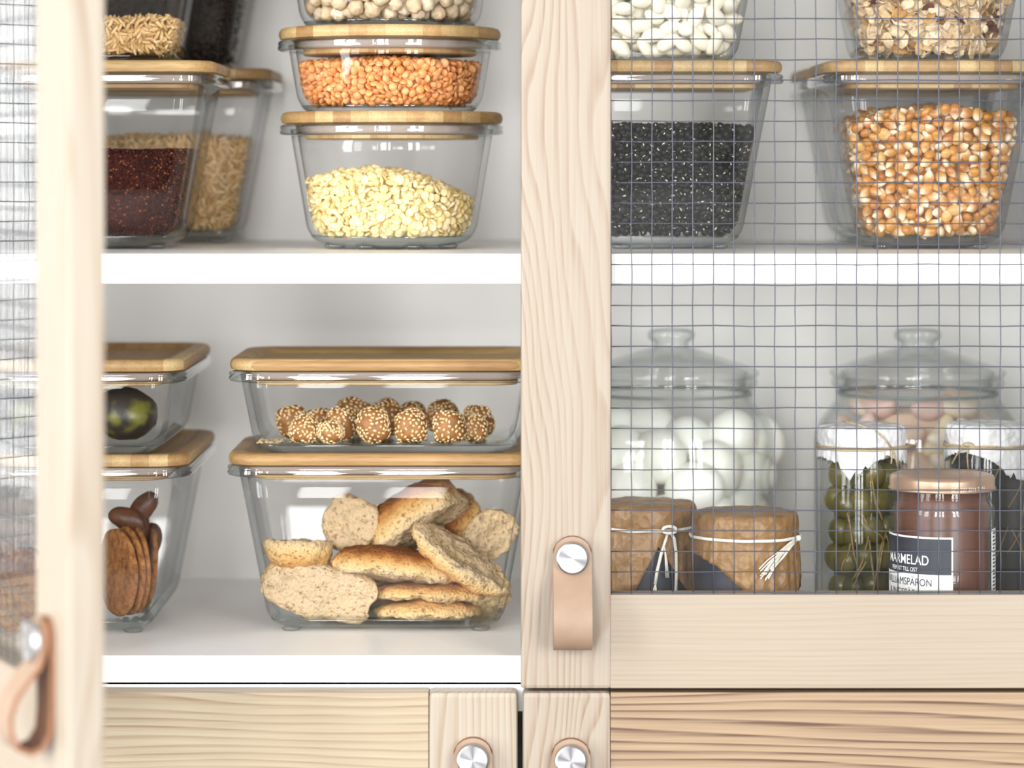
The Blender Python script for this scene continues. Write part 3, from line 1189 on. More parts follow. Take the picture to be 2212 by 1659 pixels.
def corn_fill():
    b = b_cor
    r = random.Random(41)
    def topf(x, y):
        x = np.asarray(x); y = np.asarray(y)
        return .0905 + .035 * (y + .05) - 3.0 * (x - .006) ** 2 + .001 * np.sin(x * 150)
    shp = [kernel(s) for s in (1, 2, 3, 4)]
    P = fill_points(b, topf, .0059, .012, .0033, 41)
    dw, hd = sdf(b, P)
    score = P[:, 1] + hd
    px = (P[:, 0] + b.cx) * F / (D + b.cy + P[:, 1]) + VX
    score = score + (px > 2212) * 1.0
    order = np.argsort(score)
    def tips(me, V):
        a = me.attributes.new('tip', 'FLOAT', 'POINT')
        t = np.clip((V - .05) * 1.7, 0, 1)
        a.data.foreach_set('value', t.astype(np.float32))
    meshes = []
    for V, T in shp:
        tmp = tri_object('corn_kernel', V, T, M['corn'])
        tips(tmp.data, V[:, 0] / .005)
        meshes.append(tmp.data)
        bpy.data.objects.remove(tmp)
    VV, TT, A, bi = [], [], [], 0
    for c, i in enumerate(order.tolist()):
        k = r.randrange(4)
        V, T = shp[k]
        R = rand_rot(r, .75, .5)
        s = r.uniform(.9, 1.15)
        if c < 300:
            o = bpy.data.objects.new('corn_kernel', meshes[k])
            o.matrix_world = Matrix.Translation((b.cx + P[i, 0], b.cy + P[i, 1], b.z0 + P[i, 2])) @ R.to_4x4() @ Matrix.Scale(s, 4)
            col.objects.link(o)
            tag(o, 'golden corn kernel with a pale tip in the square container', 'corn', 'corn kernels in the square container')
        else:
            VV.append((V * s) @ np.array(R).T + P[i]); TT.append(T + bi); bi += len(V); A.append(V[:, 0] / .005)
    cv, ct = core(b, topf, .008)
    VV.append(cv); TT.append(ct + bi); A.append(np.zeros(len(cv)))
    o = tri_object('corn_kernel_heap', np.concatenate(VV), np.concatenate(TT), M['corn'])
    tips(o.data, np.concatenate(A))
    o.location = (b.cx, b.cy, b.z0)
    tag(o, 'heap of golden corn kernels in the square container', 'corn', None, 'stuff')


corn_fill()
fill(b_mue, [flake(s) for s in (1, 2, 3, 4, 5)], const_top(.060, .001, 3), .0047, .010, .0022, 51, M['oat'], ('oat_flake', 'muesli_flakes'),
     ('oat flake in the muesli above the corn kernels', 'loose muesli of oat flakes above the corn kernels'), 'muesli', 'oat flakes in the muesli container', 260,
     flat=.6, tilt=.7, core_inset=.006, size=(.55, 1.1))

# --- lower compartment, left: rectangular containers
xc = WX(408, .075) - SQ / 2
b_c1 = square('tall glass container of brown crispbread rounds behind the opened door', xc, .075, FL_TOP, 'bamboo_x', d=.200, h=.1115, g='rectangular glass containers')
b_c2 = square('shallow glass container of dark green fruit behind the opened door', xc - .003, .075, b_c1.rest, 'bamboo_x', d=.200, h=.0575, g='rectangular glass containers')
RW = .206
xd = WX(483, .083) + RW / 2
b_d1 = square('large glass container of broken bread rusks on the cabinet floor', xd, .083, FL_TOP, 'bamboo_y', w=RW, h=.1115, g='rectangular glass containers')
b_d2 = square('shallow glass container of sesame balls on the bread rusk container', xd + .001, .083, b_d1.rest, 'bamboo_y', w=RW, h=.0575, g='rectangular glass containers')

# bread rusks
m, nt, b = newmat('rusk_bread')
tc = N(nt, 'ShaderNodeTexCoord')
sp = N(nt, 'ShaderNodeSeparateXYZ')
nt.links.new(tc.outputs['Generated'], sp.inputs[0])
v = objco(nt)
n1 = noise_n(nt, v, 70, 4.0, .65)
n2 = noise_n(nt, v, 320, 4.0, .7)
n3 = noise_n(nt, v, 380, 2.0, .5)
oi = N(nt, 'ShaderNodeObjectInfo')
hgt = math_n(nt, 'ADD', sp.outputs['Z'], math_n(nt, 'MULTIPLY_ADD', n1, .40, -.20))
hgt = math_n(nt, 'MULTIPLY', hgt, math_n(nt, 'MULTIPLY_ADD', oi.outputs['Alpha'], .75, .62))
crust = ramp(nt, hgt, [(0.10, S(206, 182, 146)), (.22, S(220, 192, 142)), (.45, S(212, 172, 112)), (.64, S(190, 138, 78)), (.80, S(148, 92, 46)), (1.0, S(112, 66, 32))]).outputs[0]
spots = ramp(nt, n3, [(.58, (0, 0, 0)), (.68, (1, 1, 1))]).outputs[0]
c = mixc(nt, math_n(nt, 'MULTIPLY', spots, .7), crust, S(120, 76, 44))
nt.links.new(c, b.inputs['Base Color'])
b.inputs['Roughness'].default_value = .85
b.inputs['Specular IOR Level'].default_value = .2
vor = N(nt, 'ShaderNodeTexVoronoi', i_Scale=420.0)
nt.links.new(v, vor.inputs['Vector'])
pits = ramp(nt, vor.outputs['Distance'], [(.12, (0, 0, 0)), (.45, (1, 1, 1))]).outputs[0]
hh = math_n(nt, 'ADD', math_n(nt, 'MULTIPLY', n2, 1.2), math_n(nt, 'MULTIPLY', pits, .35))
bump(nt, b, hh, 1.0, .0019)
M['rusk'] = m
V5, T5 = ico(5)


def rusk(name, label, px, py, Y, L, Wd, H, rot, seed, cut=None, cat='bread', group='bread rusks in the large container', flat=.18, mat=None, rough=1.0, toast=.25):
    out = []
    for vv in V5:
        x, y, z = vv
        # super-ellipse outline, domed crust, torn flat crumb
        e = .82
        X = math.copysign(abs(x) ** e, x) * L / 2
        Yy = math.copysign(abs(y) ** e, y) * Wd / 2
        p = Vector((X, Yy, z * H)) * 1.0
        if z > 0:
            Z = H * z ** .85
        else:
            Z = -flat * H * min(1.0, abs(z) * 2.2)
        q = Vector((X, Yy, Z))
        nz = noise.noise(q * 60 + Vector((seed, 0, 0)))
        n2_ = noise.noise(q * 170 + Vector((0, seed, 0)))
        k = .0026 * rough
        n2_ += .6 * noise.noise(q * 420 + Vector((3, seed, 0)))
        q = q + Vector((x, y, z)).normalized() * (nz * k + n2_ * k * .55)
        if z < .15:
            q.z += rough * (.0022 * noise.noise(Vector((X, Yy, seed)) * 120) + .0012 * noise.noise(Vector((X, Yy, seed)) * 300))
        if cut:
            # torn-off end
            lim = cut * L / 2 + .006 * noise.noise(Vector((Yy * 90, Z * 90, seed))) + .0025 * noise.noise(Vector((Yy * 300, Z * 300, seed)))
            if q.x > lim: q.x = lim + (q.x - lim) * .08
        out.append(tuple(q))
    o = tri_object(name, np.array(out), T5, mat or M['rusk'])
    o.location = W(px, py, Y)
    o.rotation_euler = [math.radians(a) for a in rot]
    o.color = (1, 1, 1, toast)
    tag(o, label, cat, group)
    return o


mm = .2985e-3
rusk('bread_rusk', 'large torn rusk with pale crumb lying at the lower left of the container', 697, 1280, .125, .081, .036, .026, (-78, 12, 4), 1, cut=.80)
rusk('bread_rusk', 'short rusk half with dark crumb on top of the torn rusk', 644, 1180, .135, .044, .040, .020, (172, 4, 10), 2)
rusk('bread_rusk', 'round rusk half standing upright with its crumb facing out', 757, 1132, .150, .040, .037, .017, (-98, 14, -22), 3)
rusk('bread_rusk', 'thick brown crusted roll half leaning in the middle of the pile', 908, 1136, .152, .070, .044, .027, (-28, -33, 0), 4, toast=0.75)
rusk('bread_rusk', 'brown crusted rusk wedged behind the leaning roll half', 990, 1120, .180, .036, .040, .020, (10, -58, 20), 5, toast=0.8)
rusk('bread_rusk', 'long slab of rusk sliding down to the right', 998, 1203, .131, .076, .038, .014, (160, -33.5, 180), 6, toast=0.3)
rusk('bread_rusk', 'long rusk with toasted brown top across the middle of the pile', 846, 1238, .133, .083, .042, .017, (-14, 6, 0), 7, toast=0.85)
rusk('bread_rusk', 'flat rusk slice second from the bottom of the pile', 922, 1286, .138, .073, .044, .009, (-4, 1, 0), 8, toast=0.35)
rusk('bread_rusk', 'flat rusk slice lying at the bottom of the pile', 926, 1324, .136, .069, .044, .0095, (-4, 0, 3), 9)
rusk('bread_rusk', 'rusk half with grey crumb leaning against the right glass wall', 1054, 1162, .160, .042, .032, .015, (-80, -48, 12), 10)
rusk('bread_rusk', 'small golden rusk at the lower right behind the flat slices', 1054, 1304, .150, .032, .030, .016, (-30, -30, 0), 11, toast=0.9)
rusk('bread_rusk', 'dark brown rusk half hidden under the toasted one', 770, 1268, .160, .040, .030, .014, (0, 0, 20), 12, toast=1.0)
rusk('bread_rusk', 'small pale rusk piece behind the leaning roll half', 1004, 1165, .170, .022, .022, .012, (-70, 40, 0), 13)
rusk('bread_rusk', 'rusk at the back of the pile', 850, 1290, .190, .10, .035, .028, (0, 0, 5), 14, toast=0.6)

# sesame balls
M['sesame_dough'] = speckled('sesame_dough', S(158, 108, 58), S(124, 80, 40), 160, .6, .6, .0008)
M['sesame'] = grain_mat('sesame_seed', [S(226, 202, 154), S(214, 184, 130), S(234, 216, 176)], .4)
seedV, seedT = V1 * np.array([.00155, .00095, .0006]), T1
floor_d2 = b_d2.z0 + b_d2.zb
balls = [(808, .116, .0112, 1.0), (888, .117, .0110, 1.0), (972, .116, .0112, .96), (1023, .125, .0095, 1.0), (714, .114, .0088, .8), (657, .120, .0092, 1.0),
         (738, .136, .0112, .95), (630, .150, .0104, 1.0), (690, .152, .0108, .92), (762, .172, .0118, 1.08), (832, .166, .0108, 1.1), (892, .172, .0106, 1.0),
         (956, .168, .0114, 1.0), (1032, .152, .0104, 1.05)]
words = ['large sesame ball front and centre', 'round sesame ball right of the centre one', 'wide sesame ball fourth along the front row', 'small sesame ball tucked at the right of the front row',
         'low flattened sesame ball at the front left', 'sesame ball at the left end of the front row', 'sesame ball behind the flattened one', 'sesame ball farthest left in the second row',
         'sesame ball second from the left in the second row', 'tall sesame ball at the rear left', 'sesame ball at the rear behind the centre one', 'sesame ball at the rear right of the middle',
         'sesame ball at the rear behind the wide one', 'sesame ball farthest right in the container']
for i, (px, Y, R, sq) in enumerate(balls):
    r = random.Random(100 + i)
    V = []
    for vv in V3:
        p = Vector(vv)
        k = 1 + .20 * noise.noise(p * 1.3 + Vector((i * 3.1, 0, 0)))
        q = Vector([math.copysign(abs(a) ** .88, a) for a in p]) * k * R
        q.z *= sq
        V.append(tuple(q))
    V = np.array(V)
    lift = -V[:, 2].min()
    o = tri_object('sesame_ball', V, T3, M['sesame_dough'])
    o.location = (WX(px, Y), Y, floor_d2 + lift + .0002)
    tag(o, words[i], 'sweet', 'sesame balls in the shallow container')
    VV, TT = [], []
    acc = []
    for _ in range(1200):
        p = Vector((r.gauss(0, 1), r.gauss(0, 1), r.gauss(0, 1))).normalized()
        if noise.noise(p * 1.2 + Vector((i, 9, 2))) < -.35: continue
        if any((p - a).length < .20 for a in acc): continue
        acc.append(p)
        k = 1 + .20 * noise.noise(p * 1.3 + Vector((i * 3.1, 0, 0)))
        q = Vector([math.copysign(abs(a) ** .88, a) for a in p]) * k * R
        q.z *= sq
        Rm = np.array(p.to_track_quat('Z', 'Y').to_matrix() @ Euler((r.gauss(0, .2), r.gauss(0, .2), r.uniform(0, 6.3))).to_matrix())
        TT.append(seedT + len(VV) * len(seedV))
        VV.append(seedV @ Rm.T + np.array(q))
    s = tri_object('sesame_seeds', np.concatenate(VV), np.concatenate(TT), M['sesame'], o)
    s['kind'] = 'stuff'
# loose seeds on the container floor
r = random.Random(5)
VV, TT = [], []
for k in range(70):
    x = r.uniform(WX(556, .11), WX(605, .11)) if k < 45 else r.uniform(WX(556, .11), WX(1080, .11))
    y = r.uniform(.112, .140)
    Rm = np.array(Euler((0, 0, r.uniform(0, 6))).to_matrix())
    TT.append(seedT + len(VV) * len(seedV))
    VV.append(seedV @ Rm.T + np.array((x, y, floor_d2 + .0006)))
o = tri_object('loose_sesame_seeds', np.concatenate(VV), np.concatenate(TT), M['sesame'])
tag(o, 'loose sesame seeds scattered on the floor of the shallow container', 'sesame', None, 'stuff')

# crispbread rounds and dates in the left tall container
M['crisp'] = None
m, nt, b = newmat('brown_crispbread')
v = objco(nt)
n1 = noise_n(nt, v, 260, 3.0, .65)
n2 = noise_n(nt, v, 40, 2.0)
c = ramp(nt, n1, [(.35, S(112, 68, 32)), (.5, S(150, 98, 50)), (.7, S(174, 122, 70))]).outputs[0]
nt.links.new(c, b.inputs['Base Color'])
b.inputs['Roughness'].default_value = .8
bump(nt, b, n1, .5, .0006)
M['crisp'] = m


def crisp(px, py, Y, R, rot, label, seed, mat=None):
    prof = []
    mb = MB()
    n = 56
    rings = []
    for rr, z in ((.02, -.0022), (.6, -.0024), (.92, -.0022), (1.0, -.0008), (1.0, .0010), (.93, .0022), (.6, .0019), (.02, .0015)):
        rings.append([(R * rr * (1 + .03 * noise.noise(Vector((math.cos(2 * PI * j / n), math.sin(2 * PI * j / n), seed)) * 2)) * math.cos(2 * PI * j / n),
                       R * rr * (1 + .03 * noise.noise(Vector((math.cos(2 * PI * j / n), math.sin(2 * PI * j / n), seed)) * 2)) * math.sin(2 * PI * j / n),
                       z + .0006 * noise.noise(Vector((rr * 3, j * .4, seed)))) for j in range(n)])
    o = mb.loft(rings).build('crispbread_round', mat or M['crisp'], None, True, angle=60)
    o.location = W(px, py, Y)
    o.rotation_euler = [math.radians(a) for a in rot]
    return tag(o, label, 'crispbread', 'crispbread rounds in the tall container')


crisp(254, 1236, .128, .0288, (90, 0, -57), 'round brown crispbread leaning at the front of the tall container', 1)
crisp(274, 1233, .132, .0292, (90, 3, -60), 'round brown crispbread second from the front', 2)
crisp(294, 1230, .138, .0285, (90, 6, -66), 'round brown crispbread leaning third from the front', 3)
crisp(318, 1222, .180, .028, (86, 0, -72), 'round brown crispbread at the back right', 4)
M['date'] = speckled('brown_date', S(92, 56, 34), S(66, 38, 24), 120, .45, .4, .0008)


def lump(name, px, py, Y, sx, sy, sz, rot, seed, mat, label, cat, group, amp=.10):
    V = []
    for vv in V3:
        p = Vector(vv)
        k = 1 + amp * noise.noise(p * 1.5 + Vector((seed, 0, 3)))
        V.append((p.x * k * sx, p.y * k * sy, p.z * k * sz))
    o = tri_object(name, np.array(V), T3, mat)
    o.location = W(px, py, Y)
    o.rotation_euler = [math.radians(a) for a in rot]
    return tag(o, label, cat, group)


for i, (px, py, Y, rz, w_) in enumerate([(308, 1098, .150, -50, 'upper right dark brown wafer above the crispbread'), (276, 1122, .140, 20, 'dark brown wafer on top of the crispbread'),
                                         (296, 1150, .165, -70, 'dark brown wafer behind the crispbread'), (325, 1170, .175, -80, 'dark brown wafer against the right glass wall')]):
    lump('dark_wafer', px, py, Y, .0135, .006, .0075, (0, rz, 0), i, M['date'], w_, 'wafer', 'dark wafers in the tall container')
for k, (px, py, Y) in enumerate([(120, 1290, .13), (60, 1280, .13), (10, 1260, .14)]):
    crisp(px, py, Y, .030, (78, 0, 10 + 30 * k), ['round brown crispbread seen left of the door edge', 'round brown crispbread behind the door glass', 'round brown crispbread at the left end'][k], 7 + k)
# dark fruit
m, nt, b = newmat('dark_avocado')
v = objco(nt)
n1 = noise_n(nt, v, 30, 3.0)
c = ramp(nt, n1, [(.38, S(38, 34, 40)), (.56, S(54, 50, 46)), (.64, S(112, 112, 46))]).outputs[0]
nt.links.new(c, b.inputs['Base Color'])
b.inputs['Roughness'].default_value = .35
bump(nt, b, noise_n(nt, v, 300, 2.0), .3, .0006)
M['avocado'] = m
fd = b_c2.z0 + b_c2.zb
for k, (px, Y, rz, sc, w_) in enumerate([(268, .128, 20, 1.0, 'dark green fruit showing right of the door edge'), (45, .125, -12, 1.0, 'dark green fruit seen through the opened glass door'),
                                         (160, .155, 5, .95, 'dark green fruit hidden by the door edge')]):
    o = lump('dark_fruit', px, 900, Y, .023 * sc, .018 * sc, .0172 * sc, (0, 8, rz), k * 4, M['avocado'], w_, 'fruit', 'dark fruit in the shallow container', .14)
    o.location.z = fd + .0185 * sc

# ------------------------------------------------------------------ jars in the lower right compartment
def prof_jar(outer, th, base_t):
    inner = [(max(r - th, .0005), z) for r, z in outer]
    inner = [(r, z) for r, z in inner if z > base_t]
    return [(0.0, outer[0][1])] + outer + inner[::-1] + [(inner[0][0] * .96, base_t), (0.0, base_t)]


def big_jar(cx, cy, label):
    t = thing('glass_jar', (cx, cy, FL_TOP), label, 'jar', 'large lidded glass jars')
    s = .3274e-3
    R = 222 * s
    outer = [(R - .008, .0), (R - .003, .0015), (R, .006), (R, .112), (R - .0006, .118), (R - .004, .126), (R - .010, .134), (R - .0145, .140), (.0570, .1445), (.0566, .147),
             (.0585, .1485), (.0605, .1505), (.0612, .1535), (.0600, .1560), (.0580, .1570)]
    MB().lathe(prof_jar(outer, .0032, .006), 64).build('jar_body', M['jar_glass'], t)
    lo = [(.0530, .1502), (.0555, .1572), (.0610, .1574), (.0622, .1590), (.0620, .1610), (.0590, .1628), (.046, .1672), (.030, .1722), (.019, .1758), (.0140, .1772), (.0125, .1790),
          (.0130, .1812), (.0160, .1830), (.0172, .1855), (.0168, .1880), (.0145, .1900), (.0100, .1910), (0, .1912)]
    li = [(0, .172), (.014, .1716), (.030, .1690), (.046, .1640), (.0545, .1602), (.0515, .1555), (.0505, .1502)]
    MB().lathe([(.0505, .1502)] + lo + li[:-1] + [(.0505, .1502)], 64).build('jar_lid', M['jar_glass'], t)
    MB().lathe([(0, .1768), (.0118, .1772), (.0112, .179), (.0118, .1815), (.0150, .1836), (.0160, .1855), (.0156, .1878), (.0135, .1894), (.0090, .1902), (0, .1903)], 40).build('lid_knob', M['solid'], t)
    MB().lathe([(.0562, .1440), (.0572, .1440), (.0576, .1452), (.0572, .1462), (.0562, .1462)], 64).build('neck_shadow', plain('jar_shadow_ring', S(120, 128, 126), .3), t)  # grey ring painted in as the dark shadow line below the rim
    return t


JY = .272
jx1, jx2 = WX(1450, JY), WX(1982, JY)
big_jar(jx1, JY, 'large lidded glass jar of white eggs')
big_jar(jx2, JY, 'large lidded glass jar of pink and white vegetables')
M['egg'] = plain('egg_white', S(250, 248, 241), .35, 0.0, Subsurface_Weight=.2)
eggs = [(1500, 1055, .215), (1440, 1130, .213), (1362, 1055, .222), (1540, 1125, .225), (1425, 985, .228), (1545, 1015, .238), (1340, 980, .235), (1620, 1030, .262), (1580, 945, .262),
        (1485, 960, .262), (1395, 925, .275), (1310, 1010, .262), (1330, 935, .275), (1605, 1110, .252), (1350, 1130, .235), (1500, 1200, .225), (1415, 1215, .225), (1590, 1195, .245), (1335, 1205, .25), (1640, 960, .285), (1270, 1080, .27), (1265, 960, .28), (1450, 1080, .262), (1450, 1000, .275)]
ORD = ['first', 'second', 'third', 'fourth', 'fifth', 'sixth', 'seventh', 'eighth', 'ninth', 'tenth']
ROWS = ['topmost row', 'second row from the top', 'third row from the top', 'fourth row from the top', 'fifth row from the top', 'lowest row']


def row_labels(items, heads, tail):
    # items: (px, py); a phrase for each, row by row and left to right
    order = sorted(range(len(items)), key=lambda i: items[i][1])
    n = math.ceil(len(items) / heads)
    out = {}
    for r0 in range(heads):
        row = sorted(order[r0 * n:(r0 + 1) * n], key=lambda i: items[i][0])
        rn = ROWS[r0] if r0 < heads - 1 else ROWS[-1]
        for k, i in enumerate(row): out[i] = '%s, %s from left in the %s' % (tail, ORD[k], rn)
    return out


egg_l = row_labels([(e[0], e[1]) for e in eggs], 4, 'peeled egg in large jar')
for i, (px, py, Y) in enumerate(eggs):
    lump('peeled_egg', px, py, Y, .0208, .0186, .0186, (i * 37 % 90, i * 53 % 180, i * 71), i, M['egg'], egg_l[i], 'egg', 'white eggs in the large jar', .04)
lb = MB().lathe([(0, .0068), (.055, .0068), (.0668, .012), (.0668, .112), (.050, .116), (0, .116)], 48)
M['liquid'] = clear_glass('pale_brine', (.995, .993, .98), (.98, .975, .95), .2)
o = lb.build('pale_brine', M['liquid'])
o.location = (jx1, JY, FL_TOP)
tag(o, 'pale brine around the eggs in the large jar', 'brine', None, 'stuff')
M['shallot'] = grain_mat('pink_shallot', [S(234, 214, 196), S(238, 226, 204), S(226, 194, 186), S(236, 220, 180)], .4)
r = random.Random(9)
for i in range(56):
    a = r.uniform(-PI, 0) if i < 45 else r.uniform(0, PI)
    lvl = i % 7
    rad = .052 if lvl < 6 else .040
    p = Vector((jx2 + rad * math.cos(a), JY + rad * math.sin(a), FL_TOP + .020 + lvl * .0195))
    V = V3 * np.array([.017, .0075, .0085])
    V[:, 2] += .004 * (V3[:, 0] ** 2)
    o = tri_object('shallot_wedge', V, T3, M['shallot'])
    o.location = p
    o.rotation_euler = (r.uniform(-.4, .4), r.uniform(-1.2, 1.2) if lvl < 6 else r.uniform(-.2, .2), a + PI / 2 + r.uniform(-.3, .3))
    tag(o, 'pale pink vegetable wedge inside the large right jar', 'vegetable', 'vegetable wedges in the large jar')
o = MB().lathe([(0, .0068), (.040, .0068), (.040, .132), (0, .134)], 32).build('vegetable_core', M['shallot'])
o.location = (jx2, JY, FL_TOP)
tag(o, 'packed pale vegetables in the middle of the large right jar', 'vegetable', None, 'stuff')


def hemf(pts):
    pts = sorted(pts)
    def f(a):
        a = (a + 180) % 360 - 180
        P = [(pts[-1][0] - 360, pts[-1][1])] + pts + [(pts[0][0] + 360, pts[0][1])]
        for (a0, l0), (a1, l1) in zip(P, P[1:]):
            if a0 <= a <= a1: return l0 + (l1 - l0) * (a - a0) / max(a1 - a0, 1e-6)
        return pts[0][1]
    return f


def paper_cover(parent, R, ztop, zcord, hem, mat, seed, bulge=.0012, flare=.10, jag=.0):
    n = 180
    f = hemf(hem)
    rings = []
    def nz(x, y, z): return noise.noise(Vector((x, y, z)))
    rows = [(rr, None) for rr in (.02, .3, .6, .85, .95)]
    prof = [(.02, 0.0), (.35, .0002), (.7, -.0002), (.90, -.0006), (.965, -.0014), (1.0, -.0036), (1.012, -.0065)]
    for rr, dz in prof:
        ring = []
        for j in range(n):
            a = 2 * PI * j / n
            ca, sa = math.sin(a), -math.cos(a)
            w = .0007 * nz(ca * 5, sa * 5, seed + rr * 3) + .0005 * nz(ca * 14, sa * 14, seed)
            ring.append((R * rr * ca + ca * w, R * rr * sa + sa * w, ztop + dz + .0010 * nz(ca * rr * 4, sa * rr * 4, seed + 5) + .0006 * abs(nz(ca * rr * 9, sa * rr * 9, seed))))
        rings.append(ring)
    def pleat(a, z):
        ca, sa = math.cos(a), math.sin(a)
        return .5 * nz(ca * 9, sa * 9, seed + 3 + z * 20) + .5 * (abs(nz(ca * 17, sa * 17, seed + 8 + z * 25)) - .25)
    for k in range(1, 6):
        u = k / 5
        ring = []
        for j in range(n):
            a = 2 * PI * j / n
            z = (ztop - .0065) + (zcord - ztop + .0065) * u
            rr = R * (1.012 - .030 * u ** 2.5) + .0016 * pleat(a, z) * (.4 + u) * (1 - .6 * u)
            ring.append((rr * math.sin(a), -rr * math.cos(a), z + .0004 * nz(a * 3, u * 4, seed)))
        rings.append(ring)
    for k in range(1, 9):
        u = k / 8
        ring = []
        for j in range(n):
            a = 2 * PI * j / n
            L = f(math.degrees(a))
            L = L * (1 + jag * nz(math.cos(a) * 12, math.sin(a) * 12, seed))
            z = zcord - L * u
            rr = R * (.985 + .03 * min(1, u * 3) + flare * .5 * u * min(1, L / .03)) + .0026 * pleat(a, zcord) * min(1, .25 + u)
            ring.append((rr * math.sin(a), -rr * math.cos(a), z))
        rings.append(ring)
    o = MB().loft(rings, False, True, False).build('paper_cover', mat, parent)
    md = o.modifiers.new('thickness', 'SOLIDIFY')
    md.thickness = .0002
    return o


def ring_cord(parent, R, z, rad, mat, seed, droop=.0, name='cord'):
    n = 72
    pts = []
    for j in range(n):
        a = 2 * PI * j / n
        rr = R + .0006 * noise.noise(Vector((math.sin(a) * 4, math.cos(a) * 4, seed)))
        pts.append((rr * math.sin(a), -rr * math.cos(a), z + .0008 * noise.noise(Vector((math.sin(a) * 2, math.cos(a) * 2, seed + 4))) + droop * math.sin(a)))
    return MB().tube(pts, rad, 8, True).build(name, mat, parent)


def strands(parent, paths, rad, mat, name):
    mb = MB()
    for p in paths: mb.tube(p, rad, 6)
    return mb.build(name, mat, parent)


def small_jar_body(t, R, H, mat_fill, neck=None):
    outer = [(R - .003, 0), (R - .0008, .001), (R, .004), (R, H - .024), (R - .001, H - .019), (R - .0035, H - .014), (R - .0035, H - .005)]
    MB().lathe(prof_jar(outer, .0024, .004), 56).build('jar_body', M['glass'], t)
    MB().lathe([(0, .0045), (R - .0045, .0045), (R - .0034, .008), (R - .0034, H - .028), (R - .0075, H - .018), (0, H - .018)], 48).build('filling', mat_fill, t)
    MB().lathe([(0, H - .0032), (R - .0032, H - .0032), (R - .0022, H - .0046), (R - .0022, H - .010), (R - .0030, H - .010), (R - .0034, H - .0048), (0, H - .0044)], 48).build('screw_lid', M['gold'], t)


def arc_patch(R, a0, a1, z0, z1, th=.0003, n=24):
    rings = []
    for i in range(n + 1):
        a = math.radians(a0 + (a1 - a0) * i / n)
        s, c = math.sin(a), -math.cos(a)
        rings.append([(R * s, R * c, z0), ((R + th) * s, (R + th) * c, z0), ((R + th) * s, (R + th) * c, z1), (R * s, R * c, z1)])
    return MB().loft(rings)


# kraft paper jars
KH = .0860


def kraft_jar(px, Y, label, hem, seed):
    t = thing('jam_jar', (WX(px, Y), Y, FL_TOP), label, 'jar', 'jars under kraft paper covers')
    small_jar_body(t, .0318, KH - .001, M['dark_food'])
    arc_patch(.0320, -150, 150, .008, .060).build('jar_label', M['navy'], t, angle=40)
    zc = KH - .0155
    paper_cover(t, .0338, KH, zc, hem, M['kraft'], seed)
    return t, zc


k2, zc = kraft_jar(1610, .062, 'front jar under kraft paper with a cord tassel at its right', [(-170, .03), (-120, .012), (-78, .010), (-62, .011), (-34, .0165), (4, .036), (30, .048), (52, .044), (70, .030), (84, .020), (110, .040), (140, .03)], 2)
ring_cord(k2, .0348, zc, .00105, M['cord'], 1)
kx = .0348
def ang(a, r, z): return Vector((r * math.sin(math.radians(a)), -r * math.cos(math.radians(a)), z))
r = random.Random(4)
paths = []
for k in range(15):
    e = Vector((.0085 + r.uniform(-.004, .0045), -.0365 - r.uniform(0, .004), zc - .0215 + r.uniform(-.003, .005)))
    p0 = ang(62, .0362, zc + r.uniform(-.001, .001))
    mid = p0.lerp(e, .5) + Vector((r.uniform(-.001, .001), -.0035, .0025 + r.uniform(-.0015, .0015)))
    pts = [p0, p0.lerp(mid, .5) + Vector((0, -.0008, .0006)), mid, mid.lerp(e, .5) + Vector((r.uniform(-.0006, .0006), -.0004, .0006)), e]
    paths.append(pts)
strands(k2, paths, .00042, M['cord'], 'tassel')
MB().add(*(lambda VT: ((VT[0] * .0020 + np.array(ang(62, .0364, zc))).tolist(), VT[1].tolist()))((V2, T2))).build('knot', M['cord'], k2)

k1, zc = kraft_jar(1393, .116, 'jar under kraft paper with a hanging cord bow beside the door stile', [(-170, .03), (-90, .030), (-45, .044), (-12, .038), (12, .010), (43, .038), (62, .046), (100, .03)], 8)
ring_cord(k1, .0348, zc, .00105, M['cord'], 3)
bx = .0125
paths = [[ang(22, .0358, zc), ang(18, .038, zc - .006), ang(14, .0375, zc - .014), ang(10, .037, zc - .025), ang(8, .037, zc - .034)],
         [ang(24, .0358, zc), ang(27, .0385, zc - .005), ang(30, .0375, zc - .014), ang(31, .037, zc - .026), ang(30, .037, zc - .042)]]
strands(k1, paths, .00115, M['cord'], 'cord_end')
r = random.Random(12)
paths = []
for (a, z) in ((8, zc - .033), (30, zc - .036)):
    for k in range(6):
        paths.append([ang(a, .037, z), ang(a + r.uniform(-2, 2), .0375, z - .004), ang(a + r.uniform(-4, 4), .0372, z - .010)])
for k in range(3):
    paths.append([ang(17, .038, zc - .010), ang(18 + k, .0375, zc - .020), ang(19 + k * 1.4, .037, zc - .030)])
strands(k1, paths, .00035, M['cord'], 'frayed_end')
pts = []
for j in range(20):
    a = 2 * PI * j / 20
    q = ang(23, .0368, zc + .0008)
    pts.append(q + Vector((.0045 * math.cos(a), -.0010, .0022 * math.sin(a))))
MB().tube(pts, .0011, 8, True).build('bow', M['cord'], k1)

# a jar of the neighbouring cabinet, seen in the mirror image of the opened door
k3, zc = kraft_jar(1393, .10, 'jar under kraft paper mirrored in the opened glass door', [(-170, .03), (-90, .02), (-45, .034), (0, .016), (43, .038), (100, .03)], 15)
k3.location = (XL - .150, .095, FL_TOP)
ring_cord(k3, .0348, zc, .00105, M['cord'], 6)

# jars under white paper
WH = .1360
M['olive'] = grain_mat('green_olive', [S(84, 80, 32), S(100, 92, 40), S(68, 66, 28), S(112, 102, 52)], .3)
M['stem'] = speckled('olive_stem', S(146, 122, 66), S(110, 92, 48), 300, .6)


